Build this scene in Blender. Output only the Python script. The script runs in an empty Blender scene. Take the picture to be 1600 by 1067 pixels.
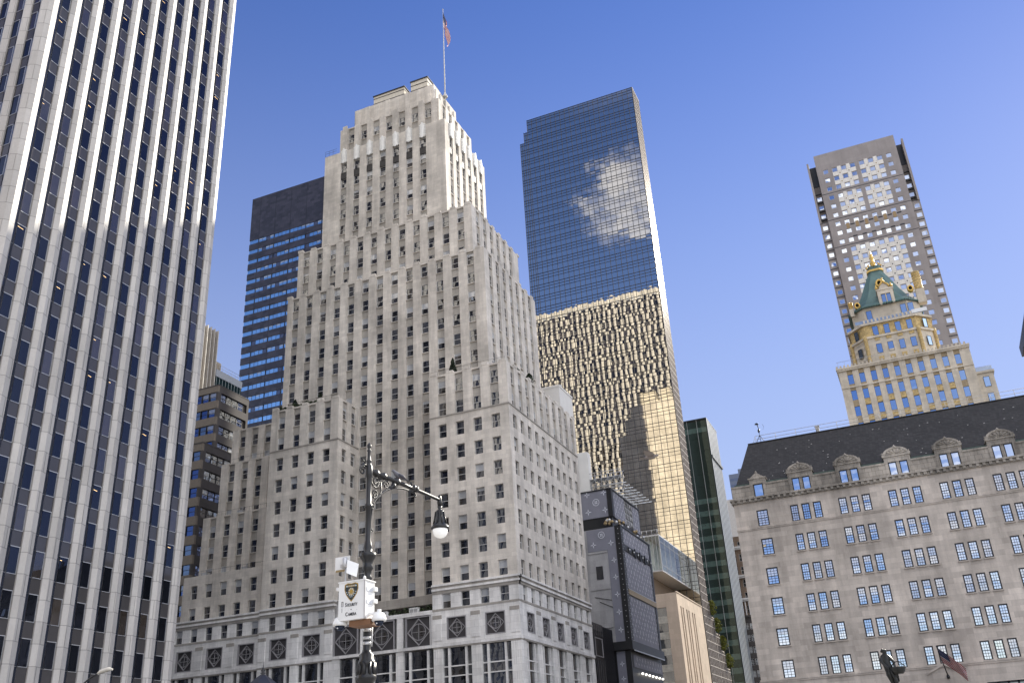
import bpy, math, random
from mathutils import Vector, Matrix
R = math.radians
S = bpy.context.scene
# ------------------------------------------------------------------ camera, sky, sun, exposure
# world: +X = west, +Y = south (down the avenue), +Z = up; the photographer stands at the origin
CAM = Vector((0, 0, 1.7))
yaw, pitch, roll = R(-22.117), R(25.255), R(-3.3486)
cy, sy = math.cos(yaw), math.sin(yaw)
FWD = Vector((sy*math.cos(pitch), cy*math.cos(pitch), math.sin(pitch)))
r_ = Vector((cy, -sy, 0)); u_ = r_.cross(FWD)
RT = math.cos(roll)*r_ + math.sin(roll)*u_
UP = -math.sin(roll)*r_ + math.cos(roll)*u_
cd = bpy.data.cameras.new('camera'); cam = bpy.data.objects.new('camera', cd); S.collection.objects.link(cam)
cd.sensor_width = 36; cd.lens = 1468.04/1600*36; cd.clip_start = 0.1; cd.clip_end = 6000
cam.matrix_world = Matrix(((RT.x, UP.x, -FWD.x, 0), (RT.y, UP.y, -FWD.y, 0), (RT.z, UP.z, -FWD.z, 1.7), (0, 0, 0, 1)))
S.camera = cam
SUN_AZ, SUN_EL = R(19), R(29)
W = bpy.data.worlds.new('World'); S.world = W; W.use_nodes = True
nt = W.node_tree; N = nt.nodes; bg = N['Background']
sky = N.new('ShaderNodeTexSky'); sky.sky_type = 'NISHITA'; sky.sun_disc = False
sky.sun_elevation = SUN_EL; sky.sun_rotation = SUN_AZ
sky.air_density = 1.0; sky.dust_density = 0.04; sky.ozone_density = 3.0
tc = N.new('ShaderNodeTexCoord')
nz = N.new('ShaderNodeTexNoise'); nz.inputs['Scale'].default_value = 5.0; nz.inputs['Detail'].default_value = 8; nz.inputs['Roughness'].default_value = 0.62
mp = N.new('ShaderNodeMapping'); mp.inputs['Scale'].default_value = (1, 1, 1.8)
nt.links.new(tc.outputs['Generated'], mp.inputs[0]); nt.links.new(mp.outputs[0], nz.inputs['Vector'])
def wmath(op, a, b=None, c=None):
    n = N.new('ShaderNodeMath'); n.operation = op
    for i, v in enumerate((a, b, c)):
        if v is None: continue
        if isinstance(v, (int, float)): n.inputs[i].default_value = v
        else: nt.links.new(v, n.inputs[i])
    return n.outputs[0]
def near(v, lo, hi):
    d = N.new('ShaderNodeVectorMath'); d.operation = 'DOT_PRODUCT'
    nt.links.new(tc.outputs['Generated'], d.inputs[0]); d.inputs[1].default_value = Vector(v).normalized()
    m = N.new('ShaderNodeMapRange'); m.interpolation_type = 'SMOOTHSTEP'
    nt.links.new(d.outputs['Value'], m.inputs[0]); m.inputs[1].default_value = lo; m.inputs[2].default_value = hi
    return m.outputs[0]
# one fair-weather cloud high in the north, a few low clouds over the northern horizon (all behind the camera)
c1 = wmath('MULTIPLY', near((-0.195, -0.815, 0.547), 0.9974, 0.99995), 0.95)
c2 = wmath('MULTIPLY', near((0.02, -1, 0.10), 0.955, 0.995), 0.72)
c3 = wmath('MULTIPLY', near((-0.01, -0.86, 0.49), 0.9975, 0.9995), 0.95)
msk = wmath('ADD', wmath('ADD', c1, c3), c2)
cl = N.new('ShaderNodeMapRange'); cl.interpolation_type = 'SMOOTHSTEP'
nf = N.new('ShaderNodeTexNoise'); nf.inputs['Scale'].default_value = 26.0; nf.inputs['Detail'].default_value = 8; nf.inputs['Roughness'].default_value = 0.6; nt.links.new(mp.outputs[0], nf.inputs['Vector'])
nzs = wmath('ADD', wmath('MULTIPLY', nz.outputs['Fac'], 0.35), wmath('MULTIPLY', nf.outputs['Fac'], 0.65))
nt.links.new(wmath('ADD', nzs, wmath('MULTIPLY', msk, 0.26)), cl.inputs[0])
cl.inputs[1].default_value = 0.60; cl.inputs[2].default_value = 0.82
hsv = N.new('ShaderNodeHueSaturation'); hsv.inputs['Hue'].default_value = 0.515; hsv.inputs['Saturation'].default_value = 1.2; hsv.inputs['Value'].default_value = 1.0
nt.links.new(sky.outputs[0], hsv.inputs['Color'])
mx = N.new('ShaderNodeMix'); mx.data_type = 'RGBA'
nt.links.new(wmath('MULTIPLY', wmath('MULTIPLY', cl.outputs[0], wmath('MINIMUM', msk, 1.0)), wmath('SUBTRACT', 1.0, wmath('MULTIPLY', wmath('MINIMUM', c1, 1.0), 0.55))), mx.inputs[0])
tint = N.new('ShaderNodeMix'); tint.data_type = 'RGBA'; tint.blend_type = 'MULTIPLY'; tint.inputs[0].default_value = 1.0; tint.inputs[7].default_value = (0.95, 0.835, 0.865, 1)
nt.links.new(hsv.outputs[0], tint.inputs[6]); sz = N.new('ShaderNodeSeparateXYZ'); nt.links.new(tc.outputs['Generated'], sz.inputs[0])
hz = N.new('ShaderNodeMapRange'); hz.interpolation_type = 'SMOOTHSTEP'; nt.links.new(sz.outputs[2], hz.inputs[0]); hz.inputs[1].default_value = 0.78; hz.inputs[2].default_value = 0.12; hz.inputs[3].default_value = 0.0; hz.inputs[4].default_value = 0.80
hzm = N.new('ShaderNodeMix'); hzm.data_type = 'RGBA'; sth = N.new('ShaderNodeMapRange'); sth.interpolation_type = 'SMOOTHSTEP'; nt.links.new(sz.outputs[1], sth.inputs[0]); sth.inputs[1].default_value = -0.5; sth.inputs[2].default_value = 0.3; sth.inputs[3].default_value = 0.12
nt.links.new(wmath('MULTIPLY', hz.outputs[0], sth.outputs[0]), hzm.inputs[0]); nt.links.new(tint.outputs[2], hzm.inputs[6]); hzm.inputs[7].default_value = (2.6, 3.0, 4.1, 1)   # pale haze low in the sky
nt.links.new(hzm.outputs[2], mx.inputs[6]); mx.inputs[7].default_value = (9.5, 9.3, 9.2, 1)
# broken cloud added outside the frame, west, north-east and overhead, as fill light
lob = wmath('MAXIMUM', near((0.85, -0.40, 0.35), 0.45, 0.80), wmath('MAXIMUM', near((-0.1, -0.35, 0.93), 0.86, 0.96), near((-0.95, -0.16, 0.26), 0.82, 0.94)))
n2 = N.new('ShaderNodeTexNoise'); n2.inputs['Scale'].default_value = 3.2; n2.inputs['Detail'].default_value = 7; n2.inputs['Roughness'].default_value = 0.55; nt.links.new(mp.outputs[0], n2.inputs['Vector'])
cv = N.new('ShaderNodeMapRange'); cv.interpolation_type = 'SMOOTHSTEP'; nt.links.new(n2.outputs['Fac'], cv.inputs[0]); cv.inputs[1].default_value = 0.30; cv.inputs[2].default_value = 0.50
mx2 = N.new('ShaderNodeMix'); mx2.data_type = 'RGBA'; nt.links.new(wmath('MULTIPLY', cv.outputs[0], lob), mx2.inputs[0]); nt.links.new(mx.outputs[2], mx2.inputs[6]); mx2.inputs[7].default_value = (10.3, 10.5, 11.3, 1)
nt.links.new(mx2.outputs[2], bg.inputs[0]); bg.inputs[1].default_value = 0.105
sl = bpy.data.lights.new('sun', 'SUN'); so = bpy.data.objects.new('sun', sl); S.collection.objects.link(so)
sl.energy = 4.2; sl.angle = R(0.53); sl.color = (1.0, 0.93, 0.80)
so.rotation_euler = Vector((math.sin(SUN_AZ)*math.cos(SUN_EL), math.cos(SUN_AZ)*math.cos(SUN_EL), math.sin(SUN_EL))).to_track_quat('Z', 'Y').to_euler()
so.location = (60, 170, 300)
S.view_settings.view_transform = 'Standard'; S.view_settings.look = 'None'; S.view_settings.gamma = 1
S.view_settings.exposure = 0.86
S.cycles.max_bounces = 7; S.cycles.diffuse_bounces = 4; S.cycles.glossy_bounces = 4
S.cycles.caustics_reflective = False; S.cycles.caustics_refractive = False
S.cycles.sample_clamp_indirect = 6.0; S.cycles.use_denoising = True
# ------------------------------------------------------------------ materials
MATS = {}
class NT:
    def __init__(s, name):
        s.m = bpy.data.materials.new(name); s.m.use_nodes = True; s.t = s.m.node_tree; s.n = s.t.nodes
        s.b = s.n.get('Principled BSDF'); s.out = s.n['Material Output']; MATS[name] = s.m
    def new(s, t, **k):
        n = s.n.new('ShaderNode'+t)
        for a, v in k.items():
            if a.startswith('i_'):
                key = a[2:].replace('_', ' '); n.inputs[int(key) if key.isdigit() else key].default_value = v
            else: setattr(n, a, v)
        return n
    def l(s, a, b): s.t.links.new(a, b)
    def val(s, op, a, b):
        n = s.new('Math', operation=op)
        for i, v in enumerate((a, b)):
            if isinstance(v, (int, float)): n.inputs[i].default_value = v
            else: s.l(v, n.inputs[i])
        return n.outputs[0]
def rgb(c): return (c[0], c[1], c[2], 1)
def mix(s, fac, a, b, mode='MIX'):
    m = s.new('Mix', data_type='RGBA', blend_type=mode)
    for k, v in ((0, fac), (6, a), (7, b)):
        if isinstance(v, (int, float, tuple)): m.inputs[k].default_value = v
        else: s.l(v, m.inputs[k])
    return m.outputs[2]
def wallcoord(s):
    tc = s.new('TexCoord'); se = s.new('SeparateXYZ'); s.l(tc.outputs['Object'], se.inputs[0])
    co = s.new('CombineXYZ'); s.l(s.val('ADD', se.outputs[0], se.outputs[1]), co.inputs[0]); s.l(se.outputs[2], co.inputs[1])
    return tc.outputs['Object'], co.outputs[0]
def stone(name, c, bw=1.2, bh=0.6, joint=0.75, var=0.10, stain=0.35, rough=0.85, mort=0.012, streak=0.5, bump=0.0):
    s = NT(name); obj, uv = wallcoord(s)
    br = s.new('TexBrick', offset=0.5, i_Scale=1.0, i_Mortar_Size=mort, i_Mortar_Smooth=0.3, i_Bias=0.0)
    br.inputs['Brick Width'].default_value = bw; br.inputs['Row Height'].default_value = bh
    br.inputs['Color1'].default_value = rgb([v*(1-var) for v in c]); br.inputs['Color2'].default_value = rgb([min(1, v*(1+var)) for v in c])
    br.inputs['Mortar'].default_value = rgb([v*joint for v in c]); s.l(uv, br.inputs['Vector'])
    mpp = s.new('Mapping'); mpp.inputs['Scale'].default_value = (0.55, 0.55, 0.07); s.l(obj, mpp.inputs[0])
    n1 = s.new('TexNoise', i_Scale=1.0, i_Detail=6.0, i_Roughness=0.65); s.l(mpp.outputs[0], n1.inputs['Vector'])
    n2 = s.new('TexNoise', i_Scale=0.16, i_Detail=4.0, i_Roughness=0.6); s.l(obj, n2.inputs['Vector'])
    n3 = s.new('TexNoise', i_Scale=5.0, i_Detail=3.0); s.l(obj, n3.inputs['Vector'])
    def mr(sock, a, b, lo, hi):
        m = s.new('MapRange'); s.l(sock, m.inputs[0])
        for i, v in enumerate((a, b, lo, hi)): m.inputs[i+1].default_value = v
        return m.outputs[0]
    k = s.val('MULTIPLY', mr(n1.outputs['Fac'], 0.35, 0.75, 1.0+stain*0.15, 1.0-stain*streak), mr(n2.outputs['Fac'], 0.3, 0.7, 1.06, 1.0-stain*0.4))
    k = s.val('MULTIPLY', k, mr(n3.outputs['Fac'], 0.2, 0.8, 1.05, 0.93))
    hs = s.new('HueSaturation'); s.l(br.outputs['Color'], hs.inputs['Color']); s.l(k, hs.inputs['Value'])
    s.l(hs.outputs[0], s.b.inputs['Base Color']); s.b.inputs['Roughness'].default_value = rough
    if bump:
        bp = s.new('Bump', i_Strength=bump, i_Distance=0.03); s.l(n3.outputs['Fac'], bp.inputs['Height']); s.l(bp.outputs[0], s.b.inputs['Normal'])
    return s.m
def plain(name, c, rough=0.6, metal=0.0, var=0.12, scale=2.0, emit=0):
    s = NT(name); tc = s.new('TexCoord'); n = s.new('TexNoise', i_Scale=scale, i_Detail=5.0); s.l(tc.outputs['Object'], n.inputs['Vector'])
    m = s.new('MapRange'); s.l(n.outputs['Fac'], m.inputs[0]); m.inputs[1].default_value = .25; m.inputs[2].default_value = .75; m.inputs[3].default_value = 1-var; m.inputs[4].default_value = 1+var
    hs = s.new('HueSaturation'); hs.inputs['Color'].default_value = rgb(c); s.l(m.outputs[0], hs.inputs['Value']); s.l(hs.outputs[0], s.b.inputs['Base Color'])
    s.b.inputs['Roughness'].default_value = rough; s.b.inputs['Metallic'].default_value = metal
    if emit: s.b.inputs['Emission Color'].default_value = rgb(c); s.b.inputs['Emission Strength'].default_value = emit
    return s.m
def glass(name, inside, tint=(1, 1, 1), base=0.12, ior=1.5, wav=0.0, wscale=0.5, rough=0.004, var=0.5):
    """window glass: dark room seen through it plus a mirror reflection that grows towards grazing angles"""
    s = NT(name); oi = s.new('ObjectInfo')
    tc = s.new('TexCoord'); n = s.new('TexNoise', i_Scale=0.9, i_Detail=2.0); s.l(tc.outputs['Object'], n.inputs['Vector'])
    f = s.new('MapRange'); s.l(s.val('ADD', oi.outputs['Random'], n.outputs['Fac']), f.inputs[0]); f.inputs[1].default_value = 0.3; f.inputs[2].default_value = 1.7
    f.inputs[3].default_value = 1-var; f.inputs[4].default_value = 1+var
    hs = s.new('HueSaturation'); hs.inputs['Color'].default_value = rgb(inside); s.l(f.outputs[0], hs.inputs['Value'])
    d = s.new('BsdfDiffuse'); s.l(hs.outputs[0], d.inputs[0]); g = s.new('BsdfGlossy', i_Color=rgb(tint), i_Roughness=rough)
    fr = s.new('Fresnel', i_IOR=ior)
    if wav:
        n2 = s.new('TexNoise', i_Scale=wscale, i_Detail=1.0); s.l(tc.outputs['Object'], n2.inputs['Vector'])
        bp = s.new('Bump', i_Strength=1.0, i_Distance=wav); s.l(n2.outputs['Fac'], bp.inputs['Height']); s.l(bp.outputs[0], g.inputs['Normal'])
    k = s.val('ADD', s.val('MULTIPLY', fr.outputs[0], 1-base), base)
    ms = s.new('MixShader'); s.l(k, ms.inputs[0]); s.l(d.outputs[0], ms.inputs[1]); s.l(g.outputs[0], ms.inputs[2]); s.l(ms.outputs[0], s.out.inputs[0])
    return s.m
LIME = stone('limestone', (0.70, 0.645, 0.57), 1.3, 0.62, 0.78, 0.08, 0.72)
LIMESP = stone('spandrel_stone', (0.43, 0.40, 0.355), 0.7, 0.9, 0.8, 0.06, 0.4)  # darker grey stone, its colour deepened further to paint in shade of the recesses
WHITE = stone('white_base_stone', (0.82, 0.80, 0.77), 1.5, 0.9, 0.64, 0.08, 0.60)
TRIMD = stone('cornice_stone', (0.40, 0.37, 0.33), 1.6, 1.0, 0.7, 0.08, 0.6)
MARBLE = stone('white_marble', (0.50, 0.478, 0.448), 2.734, 1.96, 0.45, 0.10, 0.30, 0.55, 0.035)
GREYST = stone('grey_brown_stone', (0.60, 0.53, 0.455), 1.5, 0.62, 0.84, 0.13, 0.75, bump=0.3)
GREYW = stone('weathered_parapet_stone', (0.43, 0.385, 0.325), 0.8, 0.6, 0.5, 0.15, 0.8, mort=0.02, streak=0.9, bump=0.6)
GOLDST = stone('buff_stone', (0.62, 0.545, 0.43), 1.2, 0.7, 0.8, 0.09, 0.45)
CONC = stone('brown_granite', (0.33, 0.29, 0.265), 3.0, 3.6, 0.8, 0.06, 0.3)
CREAM = plain('cream_lattice', (0.76, 0.71, 0.62), 0.8)
DARKGR = stone('dark_granite', (0.034, 0.031, 0.038), 1.52, 0.94, 0.8, 0.42, 0.3, 0.35)
GREYOFF = stone('grey_office_stone', (0.075, 0.066, 0.062), 2.0, 1.0, 0.85, 0.07, 0.3)
TIFF = stone('tan_stone', (0.54, 0.43, 0.33), 2.0, 1.2, 0.85, 0.06, 0.3)
GREYPL = stone('grey_plaster_wall', (0.40, 0.39, 0.39), 2.6, 2.2, 0.75, 0.07, 0.5)
SLATE = stone('slate_roof', (0.030, 0.028, 0.028), 0.35, 0.22, 0.6, 0.35, 0.5, 0.75, 0.02, bump=0.4)
FRAME = plain('window_frame_metal', (0.58, 0.57, 0.55), 0.5)
FRAMEB = plain('black_window_frame', (0.012, 0.012, 0.013), 0.45)
BLIND = plain('window_blind', (0.50, 0.50, 0.50), 0.8, var=0.15)
GL = glass('window_glass', (0.020, 0.021, 0.024), (0.95, 0.97, 1), 0.17, wav=0.006, wscale=0.7)
GL2 = glass('window_glass_open_room', (0.05, 0.045, 0.04), (0.95, 0.97, 1), 0.14, wav=0.006, wscale=0.7)
GLBLIND = glass('glass_over_blind', (0.42, 0.43, 0.44), (0.95, 0.97, 1), 0.12, wav=0.004, wscale=0.7, var=0.25)
GLSKY = glass('coated_window_glass', (0.03, 0.04, 0.06), (0.92, 0.96, 1), 0.62, wav=0.01, wscale=0.6)
GLMIR = glass('bronze_mirror_glass', (0.010, 0.010, 0.012), (1.0, 0.93, 0.78), 0.68, wav=0.0085, wscale=0.17)
GLDK = glass('dark_tinted_glass', (0.008, 0.009, 0.012), (0.30, 0.36, 0.54), 0.06, wav=0.008, wscale=0.4)
GLSPAN = glass('grey_spandrel_glass', (0.066, 0.062, 0.062), (0.36, 0.38, 0.46), 0.05, rough=0.05, var=0.15)
GLGRN = glass('green_glass', (0.012, 0.028, 0.028), (0.55, 0.75, 0.72), 0.25, wav=0.006)
GLGRB = glass('pale_green_glass', (0.10, 0.17, 0.155), (0.7, 0.9, 0.85), 0.25, wav=0.006)
WARM = plain('ceiling_lamp', (1.0, 0.66, 0.30), emit=1.6)
BLACKM = plain('black_metal', (0.010, 0.010, 0.011), 0.35, 0.0, 0.2)
MULL = plain('dark_mullion', (0.012, 0.011, 0.011), 0.4)
WHITEM = plain('white_metal', (0.78, 0.78, 0.76), 0.35, var=0.05)
STEEL = plain('galvanised_steel', (0.50, 0.50, 0.50), 0.4, 0.6)
# ------------------------------------------------------------------ mesh helpers
class MB:
    def __init__(s): s.v = []; s.f = []; s.m = []; s.sm = []
    def face(s, pts, mi=0, sm=False):
        n = len(s.v); s.v += [tuple(p) for p in pts]; s.f.append(tuple(range(n, n+len(pts)))); s.m.append(mi); s.sm.append(sm)
    def box(s, x0, x1, y0, y1, z0, z1, mi=0):
        if x0 > x1: x0, x1 = x1, x0
        if y0 > y1: y0, y1 = y1, y0
        if z0 > z1: z0, z1 = z1, z0
        n = len(s.v); s.v += [(x, y, z) for z in (z0, z1) for x, y in ((x0, y0), (x1, y0), (x1, y1), (x0, y1))]
        for q in ((3, 2, 1, 0), (4, 5, 6, 7), (0, 1, 5, 4), (1, 2, 6, 5), (2, 3, 7, 6), (3, 0, 4, 7)):
            s.f.append(tuple(n+i for i in q)); s.m.append(mi); s.sm.append(False)
    def prism(s, poly, z0, z1, mi=0, top=None, scale=None):
        """poly counter-clockwise seen from above; optional other top polygon"""
        n = len(s.v); k = len(poly); tp = top or poly
        s.v += [(x, y, z0) for x, y in poly]+[(x, y, z1) for x, y in tp]
        for i in range(k): s.f.append((n+i, n+(i+1) % k, n+k+(i+1) % k, n+k+i)); s.m.append(mi); s.sm.append(False)
        s.f.append(tuple(n+k+i for i in range(k))); s.m.append(mi); s.sm.append(False)
        s.f.append(tuple(n+k-1-i for i in range(k))); s.m.append(mi); s.sm.append(False)
    def lathe(s, c, prof, seg=16, mi=0, sm=True):
        n = len(s.v); k = len(prof)
        for r, z in prof:
            for j in range(seg):
                a = 2*math.pi*j/seg; s.v.append((c[0]+r*math.cos(a), c[1]+r*math.sin(a), c[2]+z))
        for i in range(k-1):
            for j in range(seg):
                a = n+i*seg+j; b = n+i*seg+(j+1) % seg; s.f.append((a, b, b+seg, a+seg)); s.m.append(mi); s.sm.append(sm)
        s.f.append(tuple(n+seg-1-j for j in range(seg))); s.m.append(mi); s.sm.append(False)
        s.f.append(tuple(n+(k-1)*seg+j for j in range(seg))); s.m.append(mi); s.sm.append(False)
    def tube(s, pts, r, seg=6, mi=0):
        pts = [Vector(p) for p in pts]; n0 = len(s.v); rs = r if isinstance(r, (list, tuple)) else [r]*len(pts)
        up = Vector((0, 0, 1))
        for i, p in enumerate(pts):
            t = (pts[min(i+1, len(pts)-1)]-pts[max(i-1, 0)]).normalized()
            a = t.cross(up if abs(t.z) < .95 else Vector((1, 0, 0))).normalized(); b = t.cross(a)
            for j in range(seg):
                th = 2*math.pi*j/seg; s.v.append(tuple(p+(a*math.cos(th)+b*math.sin(th))*rs[i]))
        for i in range(len(pts)-1):
            for j in range(seg):
                a = n0+i*seg+j; b = n0+i*seg+(j+1) % seg; s.f.append((a, a+seg, b+seg, b)); s.m.append(mi); s.sm.append(True)
        s.f.append(tuple(n0+j for j in range(seg))); s.f.append(tuple(n0+(len(pts)-1)*seg+seg-1-j for j in range(seg))); s.m += [mi]*2; s.sm += [False]*2
    def bar(s, p, q, r, mi=0): s.tube([p, q], r, 4, mi)
    def add(s, o, fn=None):
        n = len(s.v); s.v += [fn(p) for p in o.v] if fn else list(o.v)
        s.f += [tuple(n+i for i in f) for f in o.f]; s.m += o.m; s.sm += o.sm
    def mesh(s, name, mats, off=(0, 0, 0)):
        me = bpy.data.meshes.new(name); ox, oy, oz = off
        me.from_pydata([(x-ox, y-oy, z-oz) for x, y, z in s.v], [], s.f)
        for m in mats: me.materials.append(m)
        me.polygons.foreach_set('material_index', s.m); me.polygons.foreach_set('use_smooth', s.sm); me.update()
        return me
    def build(s, name, mats, parent=None, root=None, kind=None, label=None):
        if not isinstance(mats, (list, tuple)): mats = [mats]
        off = (root or parent).location if (root or parent) else (0, 0, 0)
        o = bpy.data.objects.new(name, s.mesh(name, mats, off)); S.collection.objects.link(o)
        if parent: o.parent = parent
        if kind: o['kind'] = kind
        if label: o['label'] = label
        return o
def thing(name, label, cat, loc, group=None):
    o = bpy.data.objects.new(name, None); S.collection.objects.link(o); o.location = loc; o.empty_display_size = 1
    o['label'] = label; o['category'] = cat
    if group: o['group'] = group
    return o
def inst(name, mesh, parent, loc, rz=0.0, root=None):
    o = bpy.data.objects.new(name, mesh); S.collection.objects.link(o); o.parent = parent
    o.location = Vector(loc)-Vector((root or parent).location); o.rotation_euler = (0, 0, rz); return o
class Fac:
    """a facade: u runs along it, d goes inwards, z up"""
    def __init__(s, k, p): s.k = k; s.p = p; s.rz = {'N': 0, 'W': math.pi/2, 'S': math.pi, 'E': -math.pi/2}[k]
    def T(s, u, d, z):
        return {'N': (u, s.p+d, z), 'S': (u, s.p-d, z), 'W': (s.p-d, u, z), 'E': (s.p+d, u, z)}[s.k]
    def box(s, mb, u0, u1, d0, d1, z0, z1, mi=0):
        a = s.T(u0, d0, z0); b = s.T(u1, d1, z1); mb.box(a[0], b[0], a[1], b[1], a[2], b[2], mi)
    def quad(s, mb, u0, u1, d, z0, z1, mi=0):
        p = [s.T(u0, d, z0), s.T(u1, d, z0), s.T(u1, d, z1), s.T(u0, d, z1)]
        if s.k in 'SE': p = p[::-1]
        if s.k == 'E' or s.k == 'S': pass
        mb.face(p, mi)
def punched(mb, F, u0, u1, z0, z1, cols, w, rows, h, dep=0.4, sp=0.0, mw=0, ms=0, wins=None, wd=0.16, pil=0.0):
    rr = sorted(r for r in rows if r-h/2 > z0+.02 and r+h/2 < z1-.02)
    cc = sorted(c for c in cols if u0+w/2 < c < u1-w/2); p = u0
    for c in cc+[None]:
        e = u1 if c is None else c-w/2
        F.box(mb, p, e, -pil, dep, z0, z1, mw)
        if c is None: break
        p = c+w/2; zb = z0
        for r in rr:
            F.box(mb, c-w/2, c+w/2, sp, dep, zb, r-h/2, ms); zb = r+h/2
            if wins is not None: wins.append((F.T(c, wd, r), F.rz, F.k))
        F.box(mb, c-w/2, c+w/2, sp, dep, zb, z1, ms)
RND = random.Random(7)
def win_geom(w, h, rnd, blind=0.0, room=0, fr=0.07, muntin=None, sill=True, tilt=0.5, single=False, fd=0.07):
    """sash window: slots 0 frame, 1 glass, 2 glass over blind, 3 second glass, 4 sill"""
    m = MB(); a, b = w/2, h/2
    m.box(-a, -a+fr, -.02, fd, -b, b); m.box(a-fr, a, -.02, fd, -b, b); m.box(-a+fr, a-fr, -.02, fd, b-fr, b); m.box(-a+fr, a-fr, -.02, fd, -b, -b+fr)
    if not single: m.box(-a+fr, a-fr, 0.0, fd+.03, -.035, .035)
    def pane(x0, x1, z0, z1, d, mi):
        tx, tz = rnd.gauss(0, tilt), rnd.gauss(0, tilt); cx, cz = (x0+x1)/2, (z0+z1)/2
        q = [(x, d+math.tan(R(tx))*(z-cz)+math.tan(R(tz))*(x-cx), z) for x, z in ((x0, z0), (x1, z0), (x1, z1), (x0, z1))]
        m.face(q, mi)
    g = 3 if room else 1; x0, x1 = -a+fr*.9, a-fr*.9; top = b-fr*.9; bot = -b+fr*.9
    if single: pane(x0, x1, bot, top, .045, g)
    else:
        zb = top-blind*(top-bot)
        for lo, hi, d in ((.03, top, .045), (bot, -.03, .075)):
            if zb >= hi: pane(x0, x1, lo, hi, d, g)
            elif zb <= lo: pane(x0, x1, lo, hi, d, 2)
            else: pane(x0, x1, lo, zb, d, g); pane(x0, x1, zb, hi, d, 2)
    if muntin:
        nc, nr, t = muntin
        for i in range(1, nc): x = x0+(x1-x0)*i/nc; m.box(x-t, x+t, .01, .035, bot, top)
        for i in range(1, nr):
            z = bot+(top-bot)*i/nr
            if abs(z) > .1: m.box(x0, x1, .012, .033, z-t, z+t)
    if sill: m.box(-a-.08, a+.08, -.24, -.021, -b-.12, -b-.002, 4)
    return m
def proj_size(p, k):
    v = Vector(p)-CAM; z = v.dot(FWD)
    if z < 1: return 0
    x, y = v.dot(RT)/z, v.dot(UP)/z
    if abs(x) > .56 or abs(y) > .375: return 0
    nrm = {'N': Vector((0, -1, 0)), 'W': Vector((1, 0, 0)), 'S': Vector((0, 1, 0)), 'E': Vector((-1, 0, 0))}[k]
    c = -v.normalized().dot(nrm)
    return max(0, c)/v.length_squared
def emit_windows(root, wins, variants, mats, n=100, name='window', wname='window_rows'):
    """the nearest windows are parts of their own, the rest one part"""
    meshes = [v.mesh(name, mats) for v in variants]
    order = sorted(range(len(wins)), key=lambda i: -proj_size(wins[i][0], wins[i][2]))
    rest = MB()
    for rank, i in enumerate(order):
        p, rz, k = wins[i]; v = RND.randrange(len(variants))
        if rank < n and proj_size(p, k) > 0: inst(name, meshes[v], root, p, rz)
        else:
            c, s_ = math.cos(rz), math.sin(rz)
            rest.add(variants[v], lambda q: (p[0]+q[0]*c-q[1]*s_, p[1]+q[0]*s_+q[1]*c, p[2]+q[2]))
    if rest.v: rest.build(wname, mats, root, kind='stuff')
def variants(w, h, n=14, pb=0.45, room=0.25, seed=3, **k):
    r = random.Random(seed); out = []
    for i in range(n):
        b = r.choice((.2, .35, .5, .5, .6, .75)) if r.random() < pb else 0.0
        out.append(win_geom(w, h, r, b, 1 if r.random() < room else 0, **k))
    return out
WHITEO = plain('white_terracotta', (.80, .79, .75), .6)
WM = [FRAME, GL, GLBLIND, GL2, LIME]
# ------------------------------------------------------------------ ground and streets (below the frame)
def struct(mb, name, mat): return mb.build(name, mat, kind='structure')
m = MB(); m.face([(-3000, -3000, 0), (3000, -3000, 0), (3000, 3000, 0), (-3000, 3000, 0)]); struct(m, 'ground', stone('paving', (0.44, 0.43, 0.41), 0.9, 0.9, 0.8))
ASPH = plain('asphalt', (0.05, 0.05, 0.052), 0.9)
m = MB()
for a, b, y0, y1 in ((-45, -25, -400, 1500),): m.box(a, b, y0, y1, -.3, .004)
struct(m, 'avenue', ASPH)
m = MB()
for x0, x1 in ((-400, -45.02), (-24.98, 300)): m.box(x0, x1, 104, 116, -.3, .006); m.box(x0, x1, 185, 207, -.3, .006)
struct(m, 'cross_street', ASPH)
m = MB(); m.box(-50, -45.1, 116.1, 184.9, -.2, .14); m.box(-24.9, -20, 116.1, 184.9, -.2, .14); m.box(-50, -45.1, 207.1, 400, -.2, .14); m.box(-24.9, -20, 207.1, 400, -.2, .14)
struct(m, 'pavement', stone('pavement_slab', (0.44, 0.43, 0.42), 1.5, 1.5, 0.8))
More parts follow.
